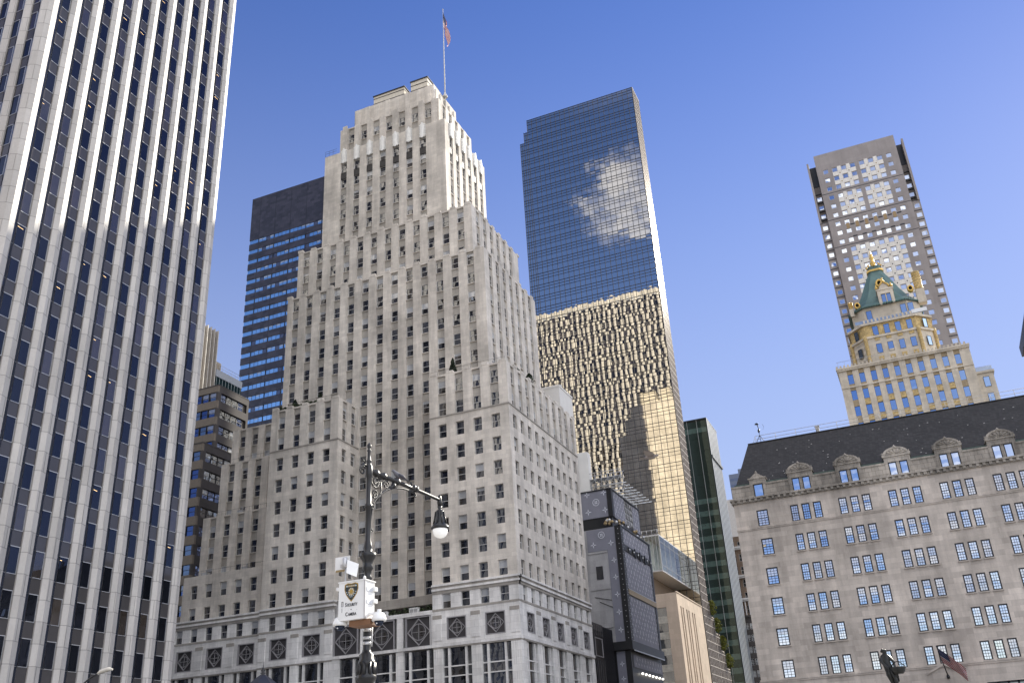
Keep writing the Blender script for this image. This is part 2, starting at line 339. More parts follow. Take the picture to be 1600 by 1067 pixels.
# ------------------------------------------------------------------ 1 white marble tower with dark glass bays (left)
GX, GN, GS, GE = -75.0, 53.2, 82.7, -168.0
def marble_tower():
    t = thing('office_tower', 'tall tower of white marble piers and dark glass bays filling the left edge', 'skyscraper', (-120, 68, 0))
    H = 212.0; PW, PD, AP = 1.28, 0.32, 0.44
    core = MB(); core.box(GE+.7, GX-.7, GN+.7, GS-.7, 0, H-2); core.build('core', MULL, t)
    roof = MB(); roof.box(GE+.2, GX-.2, GN+.2, GS-.2, H-2.0, H-.3); roof.build('roof_slab', MARBLE, t)
    fl = 3.93; nf = int((H-3)/fl)
    spn = MB(); wins = []; lamps = MB()
    wv = []; ww = 0.86
    rnd = random.Random(11)
    def bayglass(w, full):
        m = MB(); a = w/2
        tx, tz = rnd.gauss(0, .12), rnd.gauss(0, .25)
        q = [(x, math.tan(R(tx))*z+math.tan(R(tz))*x, z) for x, z in ((-a, -1.22), (a, -1.22), (a, 1.22), (-a, 1.22))]
        m.face(q, 3 if rnd.random() < .22 else 1)
        for z in (-1.24, 1.19): m.box(-a, a, -.05, .02, z, z+.055)
        m.box(a-.04, a, -.045, .02, -1.19, 1.19)
        return m
    faces = [('W', GX, GN, GS, +1), ('N', GN, GX, GE, -1), ('S', GS, GX, GE, -1), ('E', GE, GN, GS, 1)]
    for k, pl, a0, a1, sg in faces:
        F = Fac(k, pl); L = abs(a1-a0); nb = 10 if k in 'WE' else 34; p = (L-PW)/nb
        for i in range(nb+1):
            # u measured from the north-west corner (W) or the west corner (N, S)
            u = a0+sg*i*p
            prof = [(0, .7), (0, 0), (AP, -PD), (PW, 0), (PW, .7)] if k in 'WE' else [(0, .7), (0, 0), (PW/2, -PD), (PW, 0), (PW, .7)]
            poly = [F.T(u+sg*a, d, 0)[:2] for a, d in prof]
            ar = sum(poly[j][0]*poly[(j+1) % 5][1]-poly[(j+1) % 5][0]*poly[j][1] for j in range(5))
            if ar < 0: poly = poly[::-1]
            m = MB(); m.prism(poly, 0, H); m.build('pier', MARBLE, t)
            if i == nb: break
            b0 = u+sg*PW; b1 = u+sg*p; s1 = b0+sg*.40
            # slanted side strip and the flat main glazing
            w_main = abs(b1-s1); cu = (s1+b1)/2
            for f in range(nf):
                z0 = f*fl+.4
                for (za, zb, mi) in ((z0, z0+1.42, 0), (z0+1.47, z0+3.88, 1)):
                    q = [F.T(b0, .02, za), F.T(s1, .17, za), F.T(s1, .17, zb), F.T(b0, .02, zb)]; spn.face(q, mi)
                F.quad(spn, min(s1, b1), max(s1, b1), .16, z0, z0+1.42, 2)
                F.box(spn, min(s1, b1), max(s1, b1), .12, .2, z0-.05, z0, 3)
                wins.append((F.T(cu, .16, z0+1.42+1.245), F.rz, k))
                if k == 'W' and rnd.random() < .10 and f > 4 and f < 34:
                    z = z0+3.4+rnd.uniform(-.2, .2); e = rnd.uniform(.2, .7)
                    lamps.face([F.T(s1+sg*.1, .145, z), F.T(s1+sg*(.1+e), .145, z-.12*e), F.T(s1+sg*(.1+e), .145, z-.12*e+.035), F.T(s1+sg*.1, .145, z+.035)])
            m = None
        F.box(spn, min(a0, a1)+.05, max(a0, a1)-.05, .3, .7, 0, H-2, 3)
    spn.build('spandrel_panels', [GLDK, GLDK, GLSPAN, STEEL], t, kind='stuff')
    lamps.build('ceiling_lamps', WARM, t, kind='stuff')
    emit_windows(t, wins, [bayglass(1.0, 1) for i in range(10)], [STEEL, GLDK, GLBLIND, GLDK2], 100)
GLDK2 = glass('dark_tinted_glass_room', (0.045, 0.036, 0.028), (0.45, 0.52, 0.70), 0.10, wav=0.008, wscale=0.4)
marble_tower()
# ------------------------------------------------------------------ 2 stepped limestone tower (centre)
def prow(a=0, b=40): return [29.1+3.6*k for k in range(a, b)]
def limestone_tower():
    t = thing('stepped_tower', 'pale limestone tower rising in steps to a narrow crown with a flagpole', 'skyscraper', (-80, 135, 0))
    wl = MB(); wins = []; ww, wh = 1.40, 2.12
    def block(x0, x1, y0, y1, z0, z1): wl.box(x0, x1, y0, y1, z0, z1, 0)
    def tier(x0, x1, y, yb, z0, z1, ncols, wcols, rows, sp=.24, pil=0.0, wside=True, top=None, flush=False):
        """north and west facades with punched windows round a solid core"""
        d = .62
        block(x0+.02, x1-d, y+d, yb, z0, z1-.05)
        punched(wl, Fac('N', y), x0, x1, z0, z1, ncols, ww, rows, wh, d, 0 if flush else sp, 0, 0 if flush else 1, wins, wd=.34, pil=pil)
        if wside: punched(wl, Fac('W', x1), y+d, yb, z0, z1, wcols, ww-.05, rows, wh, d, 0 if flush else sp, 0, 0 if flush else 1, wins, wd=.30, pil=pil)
        wl.box(x0+.05, x1-.05, y+.05, yb-.05, z1-.3, z1-.02, 0)
    # west block, flush below the band and pilastered above it
    C = [-60.97, -58.03, -55.07, -52.1]; CW = [122.1+2.91*k for k in range(10)]
    tier(-63.15, -49.9, 120, 150, 27.9, 52.95, C, CW, prow(0, 7), flush=True)
    tier(-63.15, -49.9, 120, 150, 53.15, 60.0, C, CW, prow(7, 9), sp=.30)
    wl.box(-63.15, -49.78, 119.88, 150, 52.95, 53.15, 2)
    # left wing with its short west return
    C = [-90.7, -87.74, -84.78, -81.82]
    tier(-92.7, -79.6, 120, 127, 27.9, 52.95, C, [121.9, 124.5], prow(0, 7), flush=True)
    tier(-92.7, -79.6, 120, 127, 53.15, 60.2, C, [121.9, 124.5], prow(7, 9), sp=.30)
    wl.box(-92.7, -79.48, 119.88, 126, 52.95, 53.15, 2)
    # eastern steps, each set back behind the one below
    tier(-110.2, -92.7, 122.3, 126.5, 27.9, 35.3, [-107.95+2.93*k for k in range(5)], [], prow(0, 2), flush=True, wside=False)
    tier(-110.5, -92.7, 126, 129.6, 27.9, 46.1, [-108.4+2.93*k for k in range(5)], [], prow(0, 6), sp=.30, wside=False)
    tier(-110.5, -92.7, 129.5, 132.2, 27.9, 56.7, [-108.2+2.9*k for k in range(5)], [], prow(0, 9), sp=.30, wside=False)
    tier(-110.6, -92.7, 132, 150, 27.9, 64.0, [-108.35+2.82*k for k in range(5)], [], prow(0, 10), sp=.30, wside=False)
    # shaft: recess between the wings and everything above them
    tier(-95.3, -55.4, 126, 149, 27.9, 84.8, [-58.03-2.957*k for k in range(13)], [128.6+2.92*k for k in range(7)], prow(0, 16), sp=.30)
    tier(-94.9, -58.3, 128, 149, 84.8, 95.6, [-60.56-2.955*k for k in range(12)], [130.6+2.92*k for k in range(6)], [86.35, 89.9, 93.45], sp=.30)
    TC = [-68.9-2.95*k for k in range(7)]; TW = [132.6+2.68*k for k in range(6)]; TR = [99.75, 103.3, 106.85, 110.4, 114.0]
    tier(-91.1, -64.1, 130, 148, 95.6, 118.0, TC, TW, TR, sp=.30)
    tier(-88.7, -66.1, 131.6, 146.4, 118, 124.9, [-68.5-2.93*k for k in range(7)], [134+2.7*k for k in range(5)], [122.2], sp=.30)
    wl.box(-86.9, -68.3, 134, 144, 124.9, 131.0, 0)
    for k in range(8): wl.box(-86.6+2.35*k, -85.5+2.35*k, 133.8, 134.02, 124.9, 130.2+.7*(k % 2), 0)
    for k in range(5): wl.box(-68.32, -68.1, 134.6+2.0*k, 135.6+2.0*k, 124.9, 130.2, 0)
    for k in range(8): wl.box(-89.03+2.93*k+.45-(.0 if k else -.4), -89.03+2.93*k-.45+2.0-.0, 131.42, 131.62, 118, 124.9+.55*(k % 2), 0) if False else wl.box(-67.03-2.93*k-.5, -67.03-2.93*k+.5, 131.4, 131.62, 118, 125.0+.5*(k % 2), 0)
    # raised blocks at the heads of the piers along the parapets
    def heads(y, cols, z, x1=None, n=None):
        cs = sorted(cols); ed = [cs[0]-2.9]+cs
        for i, c in enumerate(ed): wl.box(c+.95, c+2.0, y-.05, y+.55, z-.02, z+.35+.2*((i*7) % 3 == 0), 0)
    heads(126, [-58.03-2.957*k for k in range(13)], 84.8); heads(128, [-60.56-2.955*k for k in range(12)], 95.6)
    heads(120, [-60.97, -58.03, -55.07, -52.1], 60.0); heads(120, [-90.7, -87.74, -84.78, -81.82], 60.2)
    for y in [128.6+2.92*k for k in range(7)]: wl.box(-56.0, -55.35, y+.95, y+2.0, 84.78, 85.2, 0); wl.box(-58.9, -58.25, y+2.5, y+3.5, 95.58, 96.0, 0)
    for y in [122.1+2.91*k for k in range(10)]: wl.box(-50.5, -49.85, y+.9, y+2.0, 59.98, 60.4, 0)
    # darker metal infill between the two top storeys of the crown shaft
    for c in TC: wl.box(c-.66, c+.66, 130.1, 130.3, 111.45, 112.95, 3)
    for y in TW: wl.box(-64.4, -64.2, y-.62, y+.62, 111.45, 112.95, 3)
    wl.build('wall', [LIME, LIMESP, TRIMD, plain('bronze_infill', (0.035, 0.032, 0.03), .5)], t)
    # ribbed ornament at the heads of the crown shaft windows
    for F, cs in ((Fac('N', 130), TC), (Fac('W', -64.1), TW)):
        for c in cs:
            m = MB(); F.box(m, c-.42, c+.42, -.22, .2, 115.2, 118.3); F.box(m, c-.16, c+.16, -.30, -.22, 115.0, 118.55)
            for j in range(8): F.box(m, c-.7, c-.42, -.16, .1, 115.3+.37*j, 115.5+.37*j); F.box(m, c+.42, c+.7, -.16, .1, 115.3+.37*j, 115.5+.37*j)
            m.build('ornament', WHITEO, t)
    # louvred plant rooms on the roof
    for x0, x1, zt in ((-84.2, -76.8, 136.4), (-75.2, -71.3, 136.8)):
        m = MB(); m.box(x0, x1, 137, 142, 130.9, zt-.5, 0); m.box(x0-.15, x1+.15, 136.85, 142.15, zt-.5, zt-.25, 1)
        for z in (132.6, 133.9, 135.2): m.box(x0-.06, x1+.06, 136.94, 142.06, z, z+.14, 1)
        m.build('plant_room', [plain('cream_panel', (0.60, 0.55, 0.46), .7), FRAMEB], t)
    m = MB()
    for p, q in (((-95.2, 126.2, 85.0), (-92.9, 126.2, 85.0)),): pass
    for x in [-91.0+.9*k for k in range(3)]: m.bar((x, 129.95, 118), (x, 129.95, 119.2), .03)
    m.bar((-91, 129.95, 119.2), (-88.4, 129.95, 119.2), .03); m.bar((-91, 129.95, 118.7), (-88.4, 129.95, 118.7), .03)
    for xa, xb, y, z in ((-110.3, -92.9, 122.5, 35.3), (-110.3, -92.9, 126.2, 46.1), (-110.3, -92.9, 129.7, 56.7), (-92.5, -80, 120.2, 60.2), (-62.9, -50.2, 120.2, 60.0)):
        n = int((xb-xa)/1.1)
        for i in range(n+1): m.bar((xa+(xb-xa)*i/n, y, z), (xa+(xb-xa)*i/n, y, z+.75), .018)
        m.bar((xa, y, z+.75), (xb, y, z+.75), .022)
    m.build('railing', MULL, t)
    for x, y, z in ((-107.5, 124.2, 35.3), (-99.5, 124.4, 35.3), (-104, 127.8, 46.1), (-97.2, 127.8, 46.1), (-101, 130.9, 56.7), (-57.5, 123.6, 60.0), (-53.2, 122.2, 60.0), (-82.4, 122.6, 60.2)):
        v = MB(); v.box(x-.55, x+.55, y-.4, y+.4, z, z+.75); v.box(x-.62, x+.62, y-.47, y+.47, z+.75, z+.83); v.lathe((x+.2, y, z+.83), [(.13, 0), (.13, .4), (.2, .42), (.2, .5), (0, .56)], 8); v.build('roof_vent', STEEL, t)
    # ------- white stone base: cornice, attic windows, diamond grilles, shop windows
    b = MB(); bw = []
    def basefront(F, u0, u1, grilles, gw, attic, zc=True, skip=False, store=None):
        # attic row
        dd = .5
        punched(b, F, u0, u1, 24.55, 26.62, attic, 1.38, [25.58], 1.98, dd, 0, 0, 0, bw, wd=.3)
        F.box(b, u0, u1, -.10, dd, 24.28, 24.55, 1); F.box(b, u0, u1, -.02, dd, 23.95, 24.28, 0)
        # grille storey
        p = u0
        for g in sorted(grilles)+[None]:
            e = u1 if g is None else g-gw/2
            F.box(b, p, e, 0, dd, 19.85, 23.95, 0)
            if g is None: break
            zt, zb = (21.83+gw/2, 21.83-gw/2)
            F.box(b, g-gw/2, g+gw/2, 0, dd, zt, 23.95, 0); F.box(b, g-gw/2, g+gw/2, 0, dd, 19.85, zb, 0)
            p = g+gw/2
            # pilaster panels either side
        gs = sorted(grilles); mids = [(gs[i]+gs[i+1])/2 for i in range(len(gs)-1)]+[gs[0]-(gs[1]-gs[0])/2, gs[-1]+(gs[1]-gs[0])/2]
        for mm in mids:
            if u0+.4 < mm < u1-.4: F.box(b, mm-.62, mm+.62, -.10, 0, 20.3, 23.5, 0); F.box(b, mm-.7, mm+.7, -.14, 0, 23.2, 23.7, 1)
        F.box(b, u0, u1, -.16, dd, 19.45, 19.85, 0); F.box(b, u0, u1, -.10, dd, 19.25, 19.45, 1)
        # shop storey: fluted piers between tripartite windows
        ww_ = gw+1.35 if gw < 3.5 else gw+.55; p = u0
        for g in gs+[None]:
            e = u1 if g is None else max(u0, g-ww_/2)
            if e-p > .05:
                F.box(b, p, e, 0, dd, 0, 19.25, 0)
                if e-p > .9:
                    for j in range(5): x = p+(e-p)*(j+.5)/5; F.box(b, x-.06, x+.06, -.05, 0, 8, 19.2, 0)
            if g is None: break
            p = min(u1, g+ww_/2); shops.append((F, g, p-max(u0, g-ww_/2)))
            for dgx in (g,):
                grl.append((F, g, gw))
    shops = []; grl = []
    FN = Fac('N', 120); FL = Fac('N', 120.7); FW = Fac('W', -49.9)
    b.box(-110.3, -50.5, 121.5, 150, 0, 24.2, 0); b.box(-63.1, -50.5, 120.6, 150, 24.2, 27.9, 0); b.box(-110, -79.6, 121.6, 150, 24.2, 27.9, 0)
    basefront(FN, -63.15, -49.9, [-59.48, -53.6], 2.98, [-60.97, -58.0, -55.03, -52.06])
    basefront(FN, -92.7, -79.6, [-89.1, -83.25], 3.1, [-90.5, -87.6, -84.65, -81.75])
    basefront(FL, -110.3, -92.7, [-107.3, -101.45, -95.5], 3.1, [-108.7+2.9*k for k in range(6)])
    basefront(FW, 120.5, 150, [123.75+5.78*k for k in range(5)], 2.75, [122.3+2.91*k for k in range(10)])
    # centre: three larger grilles under a planted terrace
    gs = [-77.4, -71.4, -65.45]; F = FN
    for x in (-79.6, -74.9, -68.9, -63.65): F.box(b, x, min(-63.15, x+.95) if x > -79 else x+.2, 0, .5, 19.85, 24.0, 0)
    F.box(b, -79.6, -63.15, -.04, .5, 24.0, 24.55, 0); F.box(b, -79.6, -63.15, -.16, .5, 19.45, 19.85, 0)
    for g in gs: grl.append((F, g, 4.15)); shops.append((F, g, 4.7))
    for x in (-79.6, -75.0, -69.05, -63.1): F.box(b, max(-79.6, x-.0), min(-63.15, x+1.2), 0, .5, 0, 19.45, 0)
    b.box(-79.6, -63.15, 120.5, 126.2, 24.2, 24.4, 0)
    F.box(b, -79.6, -63.15, -.05+5.9, 6.3, 26.6, 27.9, 1)
    # cornice
    for k, (F, u0, u1) in enumerate(((FN, -63.15, -49.6), (FN, -92.7, -79.3), (FL, -110.3, -92.7), (FW, 120, 150))):
        e = .25 if k != 3 else 0
        for d, za, zb, mi in ((-.12, 26.62, 27.0, 1), (-.26, 27.0, 27.3, 0), (-.18, 27.3, 27.62, 1), (-.34, 27.62, 27.88, 0)):
            F.box(b, u0, u1+(0 if k == 3 else -.3-d if k < 2 else 0), d, .5, za, zb, mi)
    b.build('base', [WHITE, TRIMD], t)
    FRD = plain('grille_iron', (0.055, 0.052, 0.055), .5); ALU = plain('grille_bronze', (0.30, 0.29, 0.295), .45)
    meshes = {}
    for F, g, w in grl:
        key = round(w, 2)
        if key not in meshes:
            m = MB(); a = w/2
            m.face([(-a, .3, -a), (a, .3, -a), (a, .3, a), (-a, .3, a)], 0)
            for x0, x1, z0, z1 in ((-a, -a+.14, -a, a), (a-.14, a, -a, a), (-a+.14, a-.14, a-.14, a), (-a+.14, a-.14, -a, -a+.14)): m.box(x0, x1, -.03, .3, z0, z1, 1)
            bb = a-.2; rr = bb*.615; tt = .10
            for i in range(4):
                p = [(0, bb), (bb, 0), (0, -bb), (-bb, 0)][i]; q = [(bb, 0), (0, -bb), (-bb, 0), (0, bb)][i]
                m.face([(p[0], .1, p[1]), (q[0], .1, q[1]), (q[0]*.90, .1, q[1]*.90), (p[0]*.90, .1, p[1]*.90)], 1)
                m.face([(p[0]*.9, .1, p[1]*.9), (q[0]*.9, .1, q[1]*.9), (q[0]*.9, .28, q[1]*.9), (p[0]*.9, .28, p[1]*.9)], 1)
            for i in range(28):
                a0, a1 = 2*math.pi*i/28, 2*math.pi*(i+1)/28
                m.face([(rr*math.cos(a0), .09, rr*math.sin(a0)), (rr*math.cos(a1), .09, rr*math.sin(a1)), ((rr-tt)*math.cos(a1), .09, (rr-tt)*math.sin(a1)), ((rr-tt)*math.cos(a0), .09, (rr-tt)*math.sin(a0))], 1)
            m.box(-.03, .03, .1, .14, -rr, rr, 1); m.box(-rr, rr, .1, .14, -.03, .03, 1)
            m.box(-rr*.5, rr*.5, .295, .298, -rr*.5, rr*.5, 2)
            meshes[key] = m.mesh('grille', [FRD, ALU, GL2])
        inst('grille', meshes[key], t, F.T(g, 0.0, 21.83), F.rz)
    for F, g, w in shops:
        key = ('s', round(w, 1))
        if key not in meshes:
            m = MB(); a = w/2; s1 = a*.60; top = 4.55
            for x0, x1 in ((-a, -s1-.16), (-s1+.16, s1-.16), (s1+.16, a)):
                for z0, z1 in ((-6, -1.2), (-1.05, .78), (.92, 2.05), (2.2, top)):
                    m.face([(x0, .3+RND.gauss(0, .012), z0), (x1, .3+RND.gauss(0, .012), z0), (x1, .3, z1), (x0, .3, z1)], RND.choice((1, 1, 3)))
                n = 4 if x1-x0 > 1.5 else 2
                for i in range(1, n): x = x0+(x1-x0)*i/n; m.box(x-.02, x+.02, .27, .29, 2.2, top, 2)
                for z in (2.75, 3.35, 3.95): m.box(x0, x1, .272, .288, z, z+.03, 2)
            for x in (-s1, s1): m.box(x-.16, x+.16, .02, .31, -6, top, 0)
            for z in (-1.2, .78, 2.05): m.box(-a, a, .08, .32, z, z+.15, 0)
            meshes[key] = m.mesh('shop_window', [WHITE, GL, MULL, GL2])
        inst('shop_window', meshes[key], t, F.T(g, 0.1, 14.7), F.rz)
    emit_windows(t, wins+bw, variants(ww, wh, 22, .34, .3, 5, fr=.055, tilt=.35), WM, 100)
limestone_tower()
# ------------------------------------------------------------------ 3 dark granite tower with blue ribbon windows
def dark_tower():
    t = thing('office_tower', 'dark granite tower with bright blue ribbon windows behind the limestone tower', 'skyscraper', (-160, 235, 0))
    m = MB(); x0, x1, y = -177.0, -134.0, 212.0; F = Fac('N', y); wins = []
    seams = [x0, -173.4]+[-173.4+6.1*k for k in range(1, 7)]+[x1]
    m.box(x0+.02, x1-.02, y+.4, 260, 0, 183.5, 0); zs = [166.9-3.72*k for k in range(44)]
    p = 184.0
    for z in zs: F.box(m, x0, x1, 0, .4, z+.72, p, 0); p = z-.72
    F.box(m, x0, x1, 0, .4, 0, p, 0)
    for s in seams[1:-1]: F.box(m, s-.05, s+.05, -.03, .0, 60, 184, 1)
    m.box(x0-.0, x1, y+.4, 260, 183.5, 184.0, 0)
    m.build('wall', [DARKGR, MULL], t)
    gl = glass('blue_ribbon_glass', (0.03, 0.06, 0.085), (0.80, 1.0, 1.0), 0.82, wav=0.01, wscale=.5)
    vs = []; rnd = random.Random(5)
    for i in range(8):
        v = MB(); n = 4; w = 5.95
        for j in range(n):
            a, b_ = -w/2+w*j/n+.04, -w/2+w*(j+1)/n-.04; tx = rnd.gauss(0, .02)
            mi = 3 if rnd.random() < .12 else 1
            v.face([(a, .05, -.70), (b_, .05, -.70), (b_, .05+tx, .70), (a, .05+tx, .70)], mi)
            if rnd.random() < .35: v.face([(a, .045, .70-rnd.uniform(.2, .8)), (b_, .045, .70-.5), (b_, .045, .70), (a, .045, .70)], 2)
            v.box(b_, b_+.08, 0, .1, -.72, .72, 0)
        vs.append(v)
    for z in zs:
        for i in range(1, 7): wins.append((F.T((seams[i]+seams[i+1])/2, .12, z), 0, 'N'))
        v = MB()
    emit_windows(t, wins, vs, [MULL, gl, glass('blue_glass_blind', (0.40, 0.44, 0.46), (.8, .95, 1), .3), GL2], 100)
    c = MB()
    for z in zs: F.quad(c, x0+.1, seams[1]-.05, .16, z-.7, z+.7, 0)
    c.build('corner_windows', gl, t, kind='stuff')
dark_tower()
# ------------------------------------------------------------------ 4 bronze mirror glass tower
def mirror_tower():
    t = thing('glass_tower', 'tall bronze mirror glass tower reflecting blue sky above and sunlit stone below', 'skyscraper', (-70, 255, 0))
    y = 237.0; X0, X1 = -89.3, -49.9; F = Fac('N', y); rnd = random.Random(21)
    c = MB()
    for xa, za, zb in ((X0+.1, 0, 192.5), (-87.75, 192.5, 196.8), (-86.35, 196.8, 201.4)): c.box(xa, X1-.1, y+.2, 244.9, za, zb); c.box(xa, X1-12, 244.9, 275, za, zb)
    c.build('core', MULL, t)
    pitch_ = 1.655; cols = [X1-.12-pitch_*k for k in range(23)]+[-87.0, -87.8, -88.6, X0]
    fl = 3.9; g = MB(); mu = MB(); z = 201.4; k = 0; zl = [201.4]
    while z > 30:
        z -= fl; k += 1
        zl.append(z)
    def left(z): return -86.45 if z > 196.9 else -87.85 if z > 192.6 else X0
    for za in zl[1:]:
        for (a, b_) in ((0, 1.95), (1.95, 2.95), (2.95, fl)):
            for i in range(len(cols)-1):
                xb, xa = cols[i], cols[i+1]
                if xa < left(za+b_-.1)-.05: continue
                s = .045 if b_-a > 1.2 else .07
                tx, tz = math.tan(R(rnd.gauss(0, s))), math.tan(R(rnd.gauss(0, s*1.3))); cx, cz = (xa+xb)/2, za+(a+b_)/2
                g.face([(x, y+.05+(zz-cz)*tx+(x-cx)*tz, zz) for x, zz in ((xa, za+a), (xb, za+a), (xb, za+b_), (xa, za+b_))])
    g.build('glass_curtain_wall', GLMIR, t)
    for x in cols: mu.box(x-.05, x+.05, y-.08, y+.2, 30, 201.5 if x > -86.5 else 196.9 if x > -87.9 else 192.6)
    for za in zl:
        for o, th in ((0, .10), (1.95, .055), (2.95, .07)):
            zz = za+o
            if zz > 201.6: continue
            mu.box(left(zz-.1), X1, y-.06, y+.2, zz-th/2, zz+th/2)
    mu.build('mullion_grid', MULL, t, kind='stuff')
    # narrow west flank: pale sheen glass with light mullions, stepping out towards the street
    gw = glass('sheen_glass', (0.11, 0.09, 0.078), (0.22, 0.21, 0.20), 0.02, ior=1.22, rough=0.27, var=.2)
    w = MB(); FW = Fac('W', X1)
    steps = [(245.0, 201.4), (246.4, 41.0), (248.8, 37.6), (253.2, 33.9), (257.0, 30.0), (261, 26)]
    p = y+.2
    w2 = MB()
    for ye, zt in steps:
        w.box(X1-12, X1, p, ye, 0, zt, 0)
        z = 0
        while z < zt: FW.box(w2, p, ye, -.05, .0, z, z+.14, 0); z += 1.95
        yy = p
        while yy < ye: FW.box(w2, yy, yy+.10, -.05, .0, 0, zt, 0); yy += 1.6
        FW.box(w2, p, ye+.1, -.08, .3, zt, zt+.25, 1)
        p = ye
    w.build('west_flank', gw, t); w2.build('west_mullions', [plain('pale_mullion', (0.50, .46, .42), .8), GREYST], t, kind='stuff')
    lo = MB(); lo.box(X0, X1-12.1, 231, 236.9, 0, 30, 0); lo.build('podium', MULL, t)
mirror_tower()
# ------------------------------------------------------------------ 5 stone store with mansard roof (right)
def mansard_store():
    t = thing('department_store', 'grey brown stone store with triple windows and a black mansard roof', 'building', (12, 150, 0))
    X0, X1, y = -19.5, 46.0, 120.0; F = Fac('N', y); w = MB(); wins = []; swins = []
    rows = [30.5-3.6*k for k in range(6)]; rows[0] = 30.5; rows = [30.5, 26.88, 23.25, 19.65, 16.05, 12.4]
    cols = []
    for k in range(10):
        for j in range(3): cols.append(-12.13+5.81*k+1.385*j)
    w.box(X0+.02, X1, y+.5, 181, 0, 33.0, 0)
    # one face with two window widths
    allc = sorted([(-16.1, 1.42)]+[(c, .98) for c in cols]); p = X0
    for c, ww in allc+[(None, 0)]:
        e = X1 if c is None else c-ww/2
        F.box(w, p, e, 0, .5, 11.4, 33.0, 0)
        if c is None: break
        p = c+ww/2; zb = 11.4
        for r in sorted(rows):
            h = 2.06
            F.box(w, c-ww/2, c+ww/2, 0, .5, zb, max(zb, r-h/2), 0); zb = r+h/2
            (swins if ww > 1.2 else wins).append((F.T(c, .07, r), 0, 'N'))
        F.box(w, c-ww/2, c+ww/2, 0, .5, zb, 33.0, 0)
    w.box(X0+.5, X1, y+.5, y+1, 0, 11.4, 0); 
    # ground storeys with dark shop windows
    p = X0
    for k in range(10):
        c = -10.75+5.81*k; lo = -12.9 if k == 0 else 0
        F.box(w, p, c-2.1, 0, .5, 0, 11.25, 0); F.box(w, c-2.1, c+2.1, 0, .5, 9.15, 11.25, 0); p = c+2.1
    F.box(w, p, X1, 0, .5, 0, 11.25, 0)
    F.box(w, X0-.1, X1, -.16, .0, 11.22, 11.42, 0); F.box(w, X0-.1, X1, -.10, .0, 11.05, 11.22, 0)
    F.box(w, X0-.06, X1, -.08, .0, 29.1, 29.26, 0); F.box(w, X0-.06, X1, -.13, .0, 29.26, 29.4, 0)
    for (x, z, d, dz) in ((0.6, 10.6, 1.9, .9),):
        for s in (-1, 1):
            n = len(w.v); w.face([(x, y-.2, z+dz), (x+s*d, y-.2, z), (x+s*d, y-.2, z-.22), (x, y-.2, z+dz-.24)][::s]); w.face([(x, y-.2, z+dz), (x+s*d, y-.2, z), (x+s*d, y, z), (x, y, z+dz)][::-s])
    w.build('wall', GREYST, t)
    m = MB()
    for k in range(10):
        c = -10.75+5.81*k
        m.face([(c-2.1, y+.25, 4), (c+2.1, y+.25, 4), (c+2.1, y+.25, 9.15), (c-2.1, y+.25, 9.15)], 0)
        for j in range(5): x = c-2.1+1.0*j; m.box(x, x+.2, y+.1, y+.28, 4, 9.15, 1)
        m.box(c-2.1, c+2.1, y+.1, y+.28, 8.95, 9.15, 1)
        for j in range(4): m.face([(c-1.85+1.0*j, y+.24, 8.2), (c-1.15+1.0*j, y+.24, 8.2), (c-1.15+1.0*j, y+.24, 8.75), (c-1.85+1.0*j, y+.24, 8.75)], 2)
    m.build('shop_windows', [GL, FRAMEB, plain('amber_shop_light', (.55, .27, .06), emit=.25)], t, kind='stuff')
    # cornice with blocks, parapet, slate mansard, dormers
    c = MB(); F.box(c, X0-.35, X1, -.45, .6, 33.0, 33.22, 0); F.box(c, X0-.2, X1, -.22, .6, 32.62, 33.0, 0)
    k = X0-.1
    while k < X1: F.box(c, k, k+.32, -.42, -.22, 32.68, 33.0, 0); k += .72
    Fe = Fac('E', X0); Fe.box(c, 120.6, 181, -.35, .5, 33.0, 33.22, 0); Fe.box(c, 120.6, 181, -.2, .5, 32.62, 33.0, 0)
    c.build('cornice', GREYW, t)
    p = X0
    for xc, hw in [(-16.1, 1.0)]+[(-10.75+5.81*k, 1.5) for k in range(10)]+[(None, 0)]:
        e = X1 if xc is None else xc-hw
        c = MB(); F.box(c, p, e, .25, .8, 33.22, 34.75, 0); F.box(c, p-.03, e+.03, .15, .9, 34.75, 34.98, 0); c.build('parapet', GREYW, t)
        if xc is not None: p = xc+hw
    c = MB(); Fe.box(c, 120.8, 181, .1, .6, 33.22, 34.9, 0)
    c.build('parapet', GREYW, t)
    r = MB(); za, zb = 34.9, 42.2; ya, yb = y+.95, y+6.2; xa, xb = X0+.35, X0+2.2
    P = [(xa, ya, za), (X1, ya, za), (X1, yb, zb), (xb, yb, zb), (xb, 175, zb), (xa, 180, za), (X1, 175, zb)]
    r.face([P[0], P[1], P[2], P[3]]); r.face([P[0], P[3], P[4], P[5]]); r.face([P[3], P[2], P[6], P[4]]); r.box(xb, X1, yb-.1, yb+.15, zb, zb+.12)
    rr = r.build('roof', SLATE, t)
    g = MB(); g.box(xa, X1, ya-.12, ya+.18, 34.98, 35.35); g.build('gutter', plain('green_copper', (0.055, 0.085, 0.07), .6, var=.4), t)
    rnd = random.Random(4); ch = MB()
    for i in range(70):
        s = rnd.random()*.8+.04; x = rnd.uniform(X0+2.6, 22); q = lambda d: (ya+(yb-ya)*s-.06-d*.01, za+(zb-za)*s+d)
        wd = rnd.uniform(.08, .22); y0, z0 = q(0); y1, z1 = q(.1)
        ch.face([(x, y0, z0), (x+wd, y0, z0), (x+wd*.9, y1+.08, z1), (x+.02, y1+.08, z1)])
    ch.build('loose_slates', plain('pale_slate', (.34, .33, .31), .8), t, kind='stuff')
